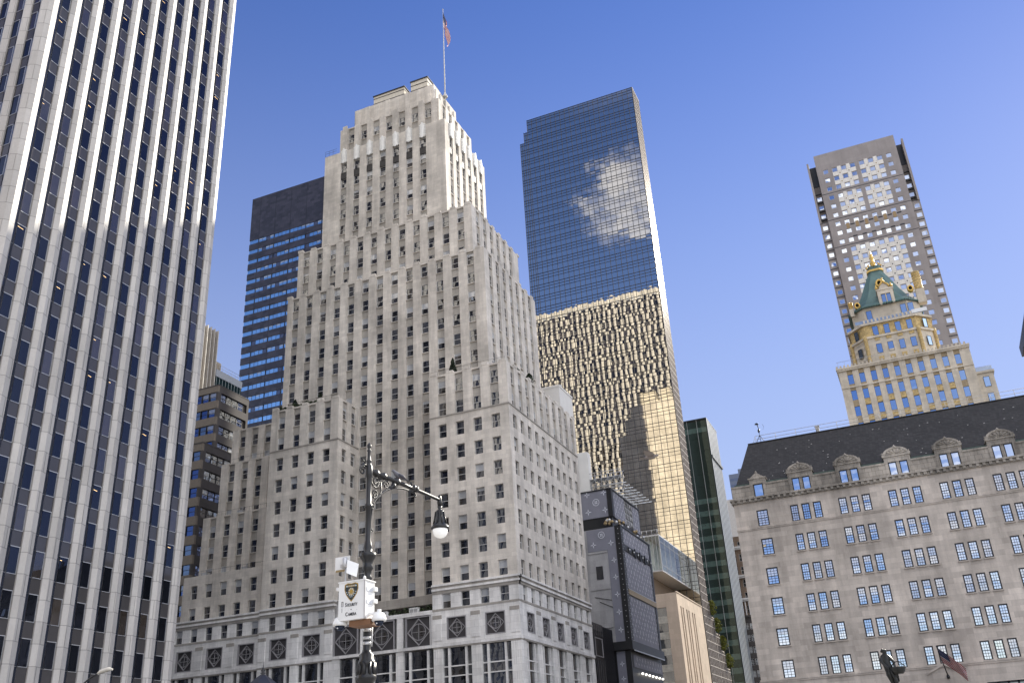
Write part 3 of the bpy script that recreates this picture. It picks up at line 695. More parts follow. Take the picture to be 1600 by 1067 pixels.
    def dormer(xc, single):
        d = MB(); hw = 1.02 if single else 1.52; zt = 35.62; fy = y+.2
        ow = .62 if single else 1.12
        d.box(xc-hw, xc-ow, fy, fy+3.0, 33.22, zt); d.box(xc+ow, xc+hw, fy, fy+3.0, 33.22, zt); d.box(xc-ow, xc+ow, fy, fy+3.0, 34.98, zt)
        if not single: d.box(xc-.17, xc+.17, fy+.1, fy+.5, 33.22, 34.98)
        d.box(xc-hw-.12, xc+hw+.12, fy-.12, fy+3.2, zt, zt+.16)
        n = 14; arc = [(xc+math.cos(math.pi*i/n)*(hw-.05), zt+.16+math.sin(math.pi*i/n)*(.95 if not single else 0)) for i in range(n+1)]
        if single: arc = [(xc+hw-.1, zt+.16), (xc, zt+.85), (xc-hw+.1, zt+.16)]
        f = [(x, fy-.02, z) for x, z in arc]; bk = [(x, fy+3.6, z) for x, z in arc]
        d.face(f[::-1])
        for i in range(len(arc)-1): d.face([f[i], f[i+1], bk[i+1], bk[i]])
        if not single:
            for i in range(n):   # raised archivolt and a carved shell
                a0, a1 = math.pi*i/n, math.pi*(i+1)/n
                o = lambda a, k_: (xc+math.cos(a)*(hw-.05)*k_, zt+.16+math.sin(a)*.95*k_)
                q = [o(a0, 1.06), o(a1, 1.06), o(a1, .86), o(a0, .86)]; d.face([(x, fy-.10, z) for x, z in q]); d.face([(q[0][0], fy-.1, q[0][1]), (q[0][0], fy+.3, q[0][1]), (q[1][0], fy+.3, q[1][1]), (q[1][0], fy-.1, q[1][1])]); d.face([(q[3][0], fy-.1, q[3][1]), (q[2][0], fy-.1, q[2][1]), (q[2][0], fy, q[2][1]), (q[3][0], fy, q[3][1])])
                if i % 2: e = o((a0+a1)/2, .8); d.tube([(xc, fy-.03, zt+.25), (e[0], fy-.07, e[1])], [.05, .09], 5)
            for s in (-1, 1): d.lathe((xc+s*(hw+.02), fy+.1, zt+.16), [(.10, 0), (.16, .12), (.05, .3), (.09, .38), (.0, .5)], 8)
            d.lathe((xc, fy, zt+1.1), [(.16, 0), (.2, .12), (.08, .24), (.0, .34)], 8)
        else: d.lathe((xc, fy+.05, zt+.8), [(.12, 0), (.15, .1), (.0, .28)], 8)
        do = d.build('dormer', GREYW, t)
        for wx, wd in (((xc, 1.16),) if single else ((xc-.64, .90), (xc+.64, .90))):
            v = win_geom(wd, 1.72, rnd, single=True, sill=False, fr=.09, tilt=.15); o = v.mesh('window', [FRAMEB, GLSKY, GLSKY, GLSKY]); inst('window', o, do, (wx, fy+.12, 34.1), 0, t)
    dormer(-16.1, True)
    for k in range(10): dormer(-10.75+5.81*k, False)
    # sash windows with muntins; a share have pale blinds or a lit lining
    def bv(wd, n, seed):
        r_2 = random.Random(seed); out = []
        for i in range(n):
            bl = r_2.choice((0, 0, 0, .35, .5, 1.0, 1.0)); out.append(win_geom(wd, 2.06, r_2, bl, 0, .14, (3, 6, .02), True, .5))
        return out
    bm = [FRAMEB, GLSKY, glass('glass_over_white_blind', (0.60, 0.58, 0.54), (.95, .97, 1), .35, var=.2), GLSKY, GREYST]
    emit_windows(t, wins, bv(.98, 20, 9), bm, 100); emit_windows(t, swins, bv(1.42, 5, 10), bm, 100)
    return xb, yb, zb
mansard_store()
# ------------------------------------------------------------------ 6 buff stone building with copper crown
def crown_building():
    t = thing('crown_building', 'buff stone building with a green copper pyramid roof and gilded top', 'building', (7, 224, 0))
    GOLD = plain('gilding', (0.66, 0.43, 0.12), .35, .6, .25, 3.0); COP = stone('verdigris_copper', (0.105, 0.185, 0.165), .5, 30, .7, .06, .6, .6, .03)
    RELIEF = plain('gilded_relief', (0.50, 0.36, 0.15), .7, 0, .45, 2.2)
    w = MB(); wins = []; y = 213.0; d = .5
    cols = [-4.03+2.515*k for k in range(10)]; x0, x1 = -6.4, 21.3
    w.box(x0+.02, x1, y+d, 240, 0, 83.0, 0)
    punched(w, Fac('N', y), x0, x1, 40, 83.2, cols, 1.2, [81.05, 77.2, 73.35, 69.5, 65.6, 61.7], 2.3, d, .12, 0, 1, wins, wd=.2)
    w.box(x0-.25, x1+.1, y-.35, y+.6, 83.2, 83.6, 0); w.box(x0-.4, x1+.2, y-.5, y+.7, 83.6, 84.0, 0); w.box(x0-.1, x1, y-.14, y, 79.0, 79.35, 0)
    for k in range(34): w.box(x0-.3+.82*k, x0+.12+.82*k, y-.5, y-.1, 84.0, 84.5, 0)
    for k in range(20): w.box(x0-.4, x0+.1, y+.5+.9*k, y+.95+.9*k, 84.0, 84.5, 0)
    # western annexe
    w.box(21.35, 24.6, y+1, 236, 0, 77.0, 0); w.box(21.3, 24.9, y+.7, 236, 77.0, 77.5, 0)
    def octo(h, c, cx=6.7, cy_=224.0): return [(cx-h+c, cy_-h), (cx+h-c, cy_-h), (cx+h, cy_-h+c), (cx+h, cy_+h-c), (cx+h-c, cy_+h), (cx-h+c, cy_+h), (cx-h, cy_+h-c), (cx-h, cy_-h+c)]
    H1, C1 = 9.0, 3.3
    w.prism(octo(H1, C1), 83.5, 90.6, 0); w.prism(octo(H1+.3, C1), 90.6, 91.1, 0); w.prism(octo(H1-.1, C1), 91.1, 94.0, 2); w.prism(octo(H1+.35, C1+.1), 94.0, 94.5, 0)
    w.prism(octo(7.6, 2.8), 94.5, 99.2, 0)
    for i in range(13): w.box(1.3+i*.85, 1.7+i*.85, 214.62, 214.9, 94.5, 95.3, 0)
    for s, (px, py_) in enumerate((octo(H1+.1, C1)[0], octo(H1+.1, C1)[1], octo(H1+.1, C1)[2], octo(H1+.1, C1)[7])): w.lathe((px, py_, 83.5), [(.5, 0), (.42, 1), (.42, 6.9), (.55, 7.2), (.3, 7.8), (.0, 8.2)], 8, 2)
    for z in (88.0-2.0, 92.3-1.5): 
        for c in (3.5, 5.98, 8.45, 10.93): w.box(c-.55, c+.55, 214.9, 215.05, z-.9, z-.1, 2)
    for z in (75.27, 71.4, 67.5):
        for c in cols[1:-1]: w.box(c-.58, c+.58, y+.03, y+.2, z-.62, z+.5, 2)
    w.build('wall', [GOLDST, LIMESP2, RELIEF], t)
    Fo = Fac('N', 214.95)
    for c in (3.5, 5.98, 8.45, 10.93): wins.append((Fo.T(c, 0, 87.9), 0, 'N')); wins.append((Fo.T(c, .1, 92.4), 0, 'N'))
    Fd = Fac('N', 216.4)
    for c in (3.0, 10.6, 12.2): wins.append((Fd.T(c, -.12, 97.0), 0, 'N'))
    for z in (75.0, 71.2): wins.append((Fac('N', y+1).T(23.0, -.10, z), 0, 'N'))
    dw = glass('deep_blue_window', (0.01, 0.012, 0.02), (.62, .8, 1.0), .55, wav=.006)
    vs = [win_geom(1.2, 2.3, RND, single=True, sill=False, tilt=.3, fr=.05) for i in range(5)]
    for (p, rz, k) in wins: inst('window', _cm(vs, dw), t, p, rz)
    for (cx, cy_, a) in ((14.2, 216.5, -math.pi/4*-1), (-.7, 216.5, -math.pi/4)):   # chamfer windows
        for z in (87.9, 92.4):
            o = inst('window', _cm(vs, dw), t, (cx+(.12 if a > 0 else -.12), cy_-.12, z), a)
    rf = MB(); prof = [(8.35, 99.0), (8.35, 99.3), (7.0, 100.3), (5.6, 102.2), (4.3, 104.8), (3.0, 107.9), (1.75, 110.6), (1.75, 111.0)]
    for i in range(len(prof)-1):
        a, b_ = prof[i], prof[i+1]; rf.prism(octo(a[0], a[0]*.42), a[1], b_[1], 0, octo(b_[0], b_[0]*.42))
    for i in range(24):
        for s in (0,): x = 6.7-6.5+i*.56; rf.box(x, x+.18, 224-8.6, 224-8.3, 98.7, 99.0)
    ro = rf.build('copper_roof', COP, t)
    f = MB(); f.prism(octo(1.95, .8), 111.0, 111.5, 0); f.prism(octo(1.5, .6), 111.5, 112.6, 1)
    for i in range(8):
        a = i*math.pi/4; f.tube([(6.7+1.5*math.cos(a), 224+1.5*math.sin(a), 112.4), (6.7+1.75*math.cos(a), 224+1.75*math.sin(a), 113.0), (6.7+1.3*math.cos(a), 224+1.3*math.sin(a), 113.7)], [.18, .24, .05], 6, 0)
    f.lathe((6.7, 224, 112.6), [(1.1, 0), (.7, .5), (.55, 1.2), (.8, 1.4), (.45, 1.8), (.4, 2.6), (.62, 2.9), (.3, 3.3), (.42, 3.6), (.15, 4.1), (.1, 4.7), (0, 5.0)], 10, 0)
    f.build('gilded_finial', [GOLD, COP], t)
    dm = MB(); fx = 7.5; fy = 215.6
    dm.box(5.8, 6.5, fy, fy+4, 98.8, 102.4); dm.box(8.6, 9.3, fy, fy+4, 98.8, 102.4); dm.box(6.5, 8.6, fy, fy+4, 101.4, 102.4); dm.box(7.45, 7.65, fy+.1, fy+1, 98.8, 101.4)
    dm.box(5.6, 9.5, fy-.15, fy+4.2, 102.4, 102.75); dm.prism([(5.7, fy-.05), (9.4, fy-.05), (9.4, fy+4.5), (5.7, fy+4.5)], 102.75, 104.3, 0, [(7.2, fy-.05), (7.9, fy-.05), (7.9, fy+4.5), (7.2, fy+4.5)])
    for s in (-1, 1): dm.lathe((fx+s*1.65, fy, 102.75), [(.28, 0), (.35, .4), (.12, .8), (.2, 1.0), (0, 1.25)], 8, 1); dm.tube([(fx+s*1.2, fy-.12, 102.9), (fx+s*1.0, fy-.15, 103.6), (fx+s*.4, fy-.15, 104.1), (fx, fy-.15, 104.5)], .2, 6, 1)
    dm.lathe((fx, fy, 104.2), [(.35, 0), (.45, .4), (.15, .9), (.25, 1.1), (0, 1.5)], 8, 1)
    do = dm.build('dormer', [GOLDST, GOLD], t)
    for wx in (6.98, 8.12): inst('window', win_geom(.9, 2.5, RND, single=True, sill=False, tilt=.2, fr=.05).mesh('window', [FRAMEB, dw, dw, dw]), do, (wx, fy+.15, 100.1), 0, t)
    for (px, py_, z, sc) in ((6.9, 219.6, 106.1, 1.0), (.9, 217.6, 100.6, .8), (13.2, 218.2, 102.4, .8)):   # gilt bull's-eyes
        b = MB(); b.lathe((0, 0, 0), [(.85, -.5), (.95, .0), (.80, .25), (.5, .28), (.5, .1)], 14, 0); b.lathe((0, 0, .11), [(.5, 0), (.0, .01)], 14, 1)
        o = b.build('bulls_eye_dormer', [GOLD, MULL], t); b2 = o.data
        b2.transform(Matrix.Translation(Vector((px, py_, z))-t.location) @ Matrix.Rotation(math.pi/2, 4, 'X') @ Matrix.Diagonal((sc, sc*1.25, sc*2, 1)) @ Matrix.Translation(t.location))
    for px, py_, z0, z1, r in ((15.1, 219.3, 99.5, 106.8, .95), (-.6, 217.5, 99.0, 101.6, .45)):
        b = MB(); b.box(px-r, px+r, py_-r, py_+r, z0-1, z0+(z1-z0)*.35, 1)
        b.lathe((px, py_, z0+(z1-z0)*.35), [(r*1.1, 0), (r*1.1, .2), (r*.95, .3), (r*.95, (z1-z0)*.6), (r*1.1, (z1-z0)*.62), (r*.9, (z1-z0)*.65)], 12, 0)
        for i in range(6):
            for j in range(12): a = (j+.5*(i % 2))*math.pi/6; b.lathe((px+r*.97*math.cos(a), py_+r*.97*math.sin(a), z0+(z1-z0)*.35+.3+i*(z1-z0)*.095), [(.02, 0), (.12, .15), (.02, .3)], 5, 2)
        b.build('chimney', [RELIEF, GOLDST, GOLD], t)
    rl = MB()
    for k in range(6): rl.bar((-6.2+1.5*k, 213.2, 84.4), (-6.2+1.5*k, 213.2, 85.7), .03)
    rl.bar((-6.4, 213.2, 85.7), (2.4, 213.2, 85.7), .04); rl.bar((21.4, 214.2, 77.5), (21.4, 214.2, 78.6), .03); rl.bar((24.6, 214.2, 77.5), (24.6, 214.2, 78.6), .03); rl.bar((21.4, 214.2, 78.6), (24.6, 214.2, 78.6), .04)
    rl.box(21.4, 24.6, 214.15, 214.2, 77.6, 78.5, 1); rl.box(12.0, 15.3, 214.84, 214.9, 94.7, 95.6, 2); rl.box(-.5, 15.3, 215.0, 215.04, 94.6, 95.4, 1)
    rl.build('glass_railing', [STEEL, glass('clear_railing_glass', (.30, .36, .38), (1, 1, 1), .3), WHITEM], t)
LIMESP2 = stone('gilded_spandrel_stone', (0.40, 0.31, 0.19), .8, .9, .7, .1, .5)
_CM = {}
def _cm(vs, dw):
    if 'm' not in _CM: _CM['m'] = [v.mesh('window', [FRAMEB, dw, dw, dw]) for v in vs]
    return RND.choice(_CM['m'])
crown_building()
# ------------------------------------------------------------------ 7 tall brown granite tower with cream window lattices
def granite_tower():
    t = thing('office_tower', 'slender brown granite tower with cream window lattices behind the green pyramid roof', 'skyscraper', (12, 318, 0))
    y = 300.0; F = Fac('N', y); w = MB(); wins = []; d = .5; cols = [1.28+3.02*k for k in range(8)]; wd, ht = 1.72, 1.72
    body = (-4.5, 28.1); topx = (-1.64, 25.4)
    zr_ = [191.45-3.58*k for k in range(42)]
    panels = [(3.0, 12.0, 182.8, 192.9), (12.0, 21.0, 182.8, 192.9), (3.0, 12.0, 172.2, 182.2), (12.0, 21.0, 172.2, 182.2), (3.0, 21.0, 107.9, 160.4)]
    def inpan(x, z): return any(a < x < b_ and c < z < e for a, b_, c, e in panels)
    w.box(topx[0]+.02, topx[1]-.02, y+d, 330, 0, 199.0, 0); w.box(body[0], body[1], y+4, 326, 60, 197.0, 0)
    w.box(body[0], body[1], y+1.2, 326, 60, 171.9, 0)
    p = topx[0]
    for c in cols+[None]:
        e = topx[1] if c is None else c-wd/2
        F.box(w, p, e, 0, d, 60, 199.0, 0)
        if c is None: break
        p = c+wd/2; zb = 60
        for z in sorted(zr_):
            F.box(w, c-wd/2, c+wd/2, 0, d, zb, z-ht/2, 0); zb = z+ht/2; wins.append((F.T(c, .22, z), 0, 'N'))
        F.box(w, c-wd/2, c+wd/2, 0, d, zb, 199.0, 0)
    # cream lattice plates between the windows of each field
    for a, b_, c, e in panels:
        for i, x in enumerate(cols):
            if not a < x < b_: continue
            for k, z in enumerate(zr_):
                if not c < z < e: continue
                if a < x+3.0 < b_: F.box(w, x+wd/2+.04, x+3.02-wd/2-.04, -.06, 0, z-1.02, z+1.02, 1)
                if c < z-3.58 < e:
                    F.box(w, x-wd/2-.0, x+wd/2, -.05, 0, z-3.58+ht/2+.12, z-ht/2-.12, 1)
                    if a < x+3.0 < b_: F.box(w, x+wd/2+.04, x+3.02-wd/2-.04, -.05, 0, z-3.58+1.08, z-1.08, 1); F.box(w, x+1.51-.2, x+1.51+.2, -.09, -.05, z-1.99, z-1.59, 2 if e < 170 else 3)
    for z in (171.9, 161.0, 182.5): F.box(w, topx[0], topx[1], -.02, 0, z-.12, z+.12, 2)
    for k in (1, 2, 3, 4, 5, 6):
        F.box(w, cols[k]+.8, cols[k]+2.2, -.02, 0, 168.3, 168.8, 2); F.box(w, cols[k]-.5, cols[k]+.5, -.03, 0, 167.2, 169.4, 3)
        F.box(w, cols[k]+.8, cols[k]+2.2, -.02, 0, 163.6, 164.1, 2)
    # recessed corner strips and their windows
    F2 = Fac('N', y+1.2)
    for x, zt in ((-3.1, 187.8), (26.7, 187.8)):
        w.box(x-1.35, x+1.35, y+1.3, y+4.2, 60, 197.0 if False else 171.9, 0)
        s = -1 if x < 0 else 1
        w.box(x+s*.75, x+s*1.42, y+.6, y+4.2, 171.9, 197.0, 0)
        for z in zr_:
            if z < zt-.5 and z > 172: F2.box(w, x-1.3, x+1.3, 2.4, 2.9, z+.95, z+1.2, 2); wins.append((F2.T(x-s*.3, 2.6, z-1.0), 0, 'N'))
            elif z < 172: F2.box(w, x-1.3, x+1.3, -.06, 0, z-1.9, z-1.6, 2); wins.append((F2.T(x+.1, -.02, z), 0, 'N'))
        w.box(x-1.3, x+1.3, y+3.9, y+4.05, 188.4, 196.9, 2)
    w.build('wall', [CONC, CREAM, MULL, plain('brass_stud', (.33, .22, .10), .5, .3)], t)
    g = glass('sky_window', (0.03, 0.04, 0.06), (0.9, 0.95, 1.0), 0.72, wav=.03, wscale=.35)
    vs = []
    for i in range(8):
        m = MB(); a, b_ = wd/2-.04, ht/2-.04; tx, tz = RND.gauss(0, .012), RND.gauss(0, .012)
        m.face([(-a, -tx-tz, -b_), (a, -tx+tz, -b_), (a, tx+tz, b_), (-a, tx-tz, b_)], 1); m.box(-a-.04, -a+.08, -.05, .1, -b_, b_, 0); m.box(a-.08, a+.04, -.05, .1, -b_, b_, 0); m.box(-a, a, -.05, .1, b_-.08, b_+.04, 0); m.box(-a, a, -.05, .1, -b_-.04, -b_+.08, 0)
        vs.append(m)
    emit_windows(t, wins, vs, [FRAME, g], 100)
granite_tower()
# ------------------------------------------------------------------ 8 corner building wrapped as stacked grey trunks
def motif(m, put, r, kind, mi):
    """put(a, b) maps motif plane coordinates to the wall"""
    def poly(p): m.face([put(a*r, b*r) for a, b in p], mi)
    if kind == 'star':
        for i in range(4):
            c, s = math.cos(i*math.pi/2), math.sin(i*math.pi/2); poly([(c*x-s*y, s*x+c*y) for x, y in ((.12, 0), (.3, -.16), (1, 0), (.3, .16))])
    elif kind == 'ring':
        for i in range(20):
            a, b = 2*math.pi*i/20, 2*math.pi*(i+1)/20; poly([(math.cos(a), math.sin(a)), (math.cos(b), math.sin(b)), (.86*math.cos(b), .86*math.sin(b)), (.86*math.cos(a), .86*math.sin(a))])
        for i in range(4):
            c, s = math.cos(math.pi/4+i*math.pi/2), math.sin(math.pi/4+i*math.pi/2); poly([(c*x-s*y, s*x+c*y) for x, y in ((.1, 0), (.3, -.2), (.6, 0), (.3, .2))])
    elif kind == 'diamond':
        P = [(0, 1.1), (.28, .28), (1.1, 0), (.28, -.28), (0, -1.1), (-.28, -.28), (-1.1, 0), (-.28, .28)]
        for i in range(8):
            a, b = P[i], P[(i+1) % 8]; poly([a, b, (b[0]*.82, b[1]*.82), (a[0]*.82, a[1]*.82)])
        for i in range(4):
            c, s = math.cos(i*math.pi/2), math.sin(i*math.pi/2); poly([(c*x-s*y, s*x+c*y) for x, y in ((.06, 0), (.16, -.1), (.5, 0), (.16, .1))])
    elif kind == 'letters':   # the interlaced L and V
        for x0, z0, x1, z1, t in ((-.55, .75, -.85, -.75, .11), (-.85, -.72, .15, -.72, .09), (-.25, .8, .2, -.45, .12), (.2, -.45, .75, .8, .07)):
            dx, dz = x1-x0, z1-z0; L = math.hypot(dx, dz); nx, nz_ = -dz/L*t, dx/L*t
            poly([(x0+nx, z0+nz_), (x1+nx, z1+nz_), (x1-nx, z1-nz_), (x0-nx, z0-nz_)])
def trunks():
    t = thing('wrapped_store', 'corner store wrapped as stacked grey monogram trunks with black leather corners', 'building', (-52, 171, 0))
    GREYC = plain('grey_canvas', (0.20, 0.20, 0.235), .6, 0, .10, .6); PALE = plain('pale_monogram', (0.66, 0.67, 0.72), .6); LEA = plain('black_leather', (0.012, 0.012, 0.013), .4); BRASS = plain('brass_trim', (.34, .25, .13), .4, .4, .2, 4)
    MET = plain('stud_metal', (.5, .5, .5), .3, .7)
    kinds = ['star', 'ring', 'star', 'diamond', 'star', 'letters']
    def pattern(m, F, u0, u1, z0, z1, p, r, mi, d=-.03):
        j = 0; z = z0+p*.35
        while z < z1-r*.2:
            u = u0+p*(.35+.5*(j % 2)); i = 0
            while u < u1-r*.3:
                k = 'star' if j % 2 == 0 else ('ring', 'diamond', 'letters')[(i+j//2) % 3]
                if u-r > u0-.45*r and u+r < u1+.5*r: motif(m, lambda a, b: F.T(u+(a if F.k == 'N' else a), d, z+b), r, k, mi)
                u += p; i += 1
            z += p*.5; j += 1
    b = MB(); b.box(-70, -49.75, 162.1, 181.5, 0, 43.0, 0); b.box(-70, -50.2, 166, 181.5, 45.4, 50.6, 0); b.build('body', GREYPL, t)
    # lower trunk
    m = MB(); FN, FW = Fac('N', 161.9), Fac('W', -47.0)
    m.box(-49.7, -47.05, 161.95, 181, 23.0, 43.0, 0); m.box(-53.4, -49.7, 161.95, 162.3, 39.0, 42.9, 0)
    pattern(m, FN, -53.4, -47.6, 39.0, 42.8, 3.3, .62, 1); pattern(m, FN, -49.7, -47.5, 24, 38.8, 3.0, .58, 1)
    pattern(m, FW, 163.2, 181, 32.2, 38.7, 1.75, .40, 1); pattern(m, FW, 163.2, 181, 40.1, 43.0, 1.75, .40, 1); pattern(m, FW, 163.2, 181, 23.6, 31.0, 1.75, .40, 1)
    m.build('lower_trunk', [GREYC, PALE], t)
    m = MB(); m.box(-48.0, -46.9, 161.8, 163.2, 22.9, 43.15, 0)
    for k in range(22): m.lathe((-46.88, 162.2, 23.6+.9*k), [(.06, -.06), (.06, .06)], 6, 2); m.lathe((-47.4, 161.78, 23.6+.9*k), [(.06, -.06), (.06, .06)], 6, 2); m.lathe((-46.88, 162.95, 23.2+.9*k), [(.06, -.06), (.06, .06)], 6, 2)
    FW.box(m, 163.2, 181.1, -.12, 0, 38.8, 39.95, 0); FW.box(m, 163.2, 181.1, -.16, 0, 31.05, 32.0, 1); FW.box(m, 163.2, 181.1, -.18, .1, 31.95, 32.05, 2); FW.box(m, 161.8, 181.2, -.14, .3, 43.0, 43.25, 0)
    FW.box(m, 180.2, 181.2, -.1, .1, 23, 43.0, 0)
    for u in (165.5, 168.2, 171, 174, 177, 179.5): FW.box(m, u, u+.75, -.24, -.12, 38.95, 39.75, 0); m.lathe((-46.74, u+.4, 39.3), [(.16, -.16), (.16, .16)], 8, 2)
    for u in (169.3, 172.6, 175.8): FW.box(m, u, u+.5, -.3, -.12, 38.4, 40.1, 0)
    m.build('leather_edging', [LEA, BRASS, MET], t)
    # upper trunk
    m = MB(); FN2, FW2 = Fac('N', 163.7), Fac('W', -48.6)
    m.box(-58, -48.65, 163.75, 172, 45.5, 50.5, 0); pattern(m, FN2, -54.4, -49.5, 45.6, 50.5, 3.3, .66, 1); pattern(m, FW2, 164.8, 172, 45.6, 50.4, 1.6, .4, 1); m.build('upper_trunk', [GREYC, PALE], t)
    m = MB(); m.box(-58, -48.65, 177.2, 182, 45.5, 50.5, 0); pattern(m, FW2, 177.3, 182, 45.6, 50.4, 1.6, .4, 1)
    m.build('upper_trunk', [GREYC, PALE], t)
    m = MB(); m.box(-49.4, -48.5, 163.6, 164.7, 45.4, 50.6, 0); m.box(-58, -48.45, 163.6, 182.1, 50.5, 50.72, 0); m.box(-58, -48.9, 163.9, 182, 43.2, 45.5, 0)
    for y in [172.2+1.0*k for k in range(6)]:
        for z in (45.6, 46.8, 48.0, 49.2): m.bar((-48.7, y, z), (-48.7, y-.2 if y > 176 else y+.9, z+1.2), .05, 1); m.bar((-48.7, y, z), (-48.7, y-.9, z+1.2), .05, 1)
    rnd = random.Random(8)
    for k in range(26): x = -49.9+rnd.random()*2.2 if k < 12 else -48.3+rnd.random()*1.2; y = 162.5 if k < 12 else 163+rnd.random()*18; m.lathe((x, y, 43.4+rnd.random()*.8), [(.0, 0), (.26, .1), (.3, .4), (.12, .6), (0, .62)], 6, 2 if k % 3 else 1)
    m.build('frame_edging', [LEA, STEEL, BRASS], t)
    # side wall window and ledges
    for q in ((-53.4, -49.8, 161.96, 162.2, 38.6, 38.95), (-53.4, -49.72, 161.96, 162.2, 32.2, 32.5), (-51.9, -50.0, 161.9, 162.2, 25.6, 25.9)): m = MB(); m.box(*q); m.build('ledge', GREYPL, t)
    m = MB(); m.box(-52.2, -50.95, 162.02, 162.12, 34.0, 36.3, 1); m.build('window', [GREYPL, GL], t)
    m = MB(); m.bar((-52.9, 162, 31.0), (-49.8, 162, 30.2), .05, 1); m.bar((-52.0, 162, 30.1), (-49.8, 162, 29.0), .05, 1)
    m.build('cables', [GREYPL, MULL], t)
    # shop front below
    m = MB(); m.box(-60, -46.6, 161.0, 181.6, 21.6, 23.0, 0); m.box(-60, -47.3, 161.8, 181.4, 0, 21.6, 0); FW3 = Fac('W', -47.3)
    FW3.box(m, 163, 181.2, -.1, 0, 18.9, 20.9, 1); pattern(m, FW3, 163.4, 181, 18.9, 20.9, 1.7, .36, 2, -.13); FW3.box(m, 161.8, 181.4, -.75, -.6, 21.4, 21.58, 3)
    for k in range(7): m.lathe((-46.95, 166.6+2.2*k, 18.05), [(0, -.2), (.2, -.12), (.24, 0), (.2, .12), (0, .2)], 8, 4)
    FN3 = Fac('N', 161.8); FN3.box(m, -49.8, -48.3, -.1, 0, 8, 21.5, 1); pattern(m, FN3, -49.8, -48.2, 9, 21.3, 2.4, .5, 2, -.13)
    m.build('shop_front', [LEA, GREYC, PALE, MET, plain('shop_lamp', (1, .95, .85), emit=1.2)], t)
trunks()
# black iron faced annexe between the limestone tower and the wrapped store
def annexe():
    t = thing('annexe', 'black metal faced annexe with a diamond grille beside the white stone base', 'building', (-54, 155.5, 0))
    m = MB(); m.box(-60, -50, 150.3, 161, 0, 25.0, 0); F = Fac('W', -50.0)
    for u in [155.6+.55*k for k in range(10)]: F.box(m, u, u+.16, -.08, 0, 0, 24.8, 0)
    F.box(m, 150.3, 155.4, -.1, 0, 24.0, 25.1, 1)
    for u in (150.6, 151.7, 152.8, 153.9, 155.0): F.box(m, u, u+.2, -.16, 0, 23.2 if u != 150.6 else 0, 24.9, 1); F.box(m, u, u+.22, -.14, 0, 0, 19.4, 1)
    m.build('wall', [plain('black_metal_sheet', (.016, .016, .019), .35, .3), plain('dark_bronze', (.075, .072, .075), .45, .3)], t)
    g = bpy.data.objects.get('grille'); o = inst('grille', g.data, t, F.T(153.0, -.06, 21.4), F.rz); o.scale = (1.3, 1, 1)
annexe()
def rear_block():
    t = thing('rooftop_block', 'sunlit pale rooftop block rising behind the limestone tower', 'building', (-58, 156, 0))
    m = MB(); m.box(-64, -54.6, 156.6, 163.9, 0, 69.8, 0); m.box(-64.1, -54.5, 156.5, 164.0, 69.8, 70.2, 0)
    m.box(-60, -52.6, 164.1, 165.9, 50.8, 58.6, 0)
    for k in range(5): m.lathe((-59.5+1.2*k, 158, 70.2), [(.22, 0), (.22, .4), (0, .5)], 8, 1)
    m.build('wall', [plain('pale_render', (.68, .66, .62), .8, 0, .06, .5), STEEL], t)
rear_block()
def scaffold():
    t = thing('scaffold', 'white pipe scaffold standing on the roof of the wrapped grey trunks', 'scaffold', (-50, 172, 50.72))
    m = MB(); rnd = random.Random(3)
    for k in range(9):
        y = 164.4+2.2*k; z = 51.5+.05*k; m.bar((-55, y, z), (-45.6, y, z), .09); m.bar((-53, y, z), (-53, y, z-.8), .05)
        m.bar((-48.9, y, 50.72), (-48.9, y, z), .05)
        if k < 8:
            for x in (-53, -50.5, -48, -46.4): m.bar((x, y, z), (x, y+2.2, z+.05), .05)
            m.bar((-50.5, y, z), (-48, y+2.2, z), .04); m.bar((-48, y, z), (-46.4, y+2.2, z), .035)
    m.build('cantilever_frame', WHITEM, t)
    m = MB()
    for x in [-54+1.25*k for k in range(7)]:
        for y in (164.2, 166.0):
            m.bar((x, y, 50.72), (x, y, 54.2), .05)
            if x < -47: m.bar((x, y, 51.6), (x+1.25, y, 53.0), .035); m.bar((x+1.25, y, 51.6), (x, y, 53.0), .035)
        m.bar((x, 164.2, 53.2), (x, 166, 53.2), .04)
    for z in (51.6, 53.0, 54.2):
        for y in (164.2, 166.0): m.bar((-54, y, z), (-46.2, y, z), .055)
    m.box(-53.5, -46.6, 164.3, 165.9, 52.95, 53.08); m.bar((-50, 164.2, 54.2), (-51.2, 164.2, 56.0), .04); m.bar((-47, 164.2, 54.2), (-46.4, 164.2, 55.6), .04)
    m.build('tower_frame', STEEL, t)
scaffold()
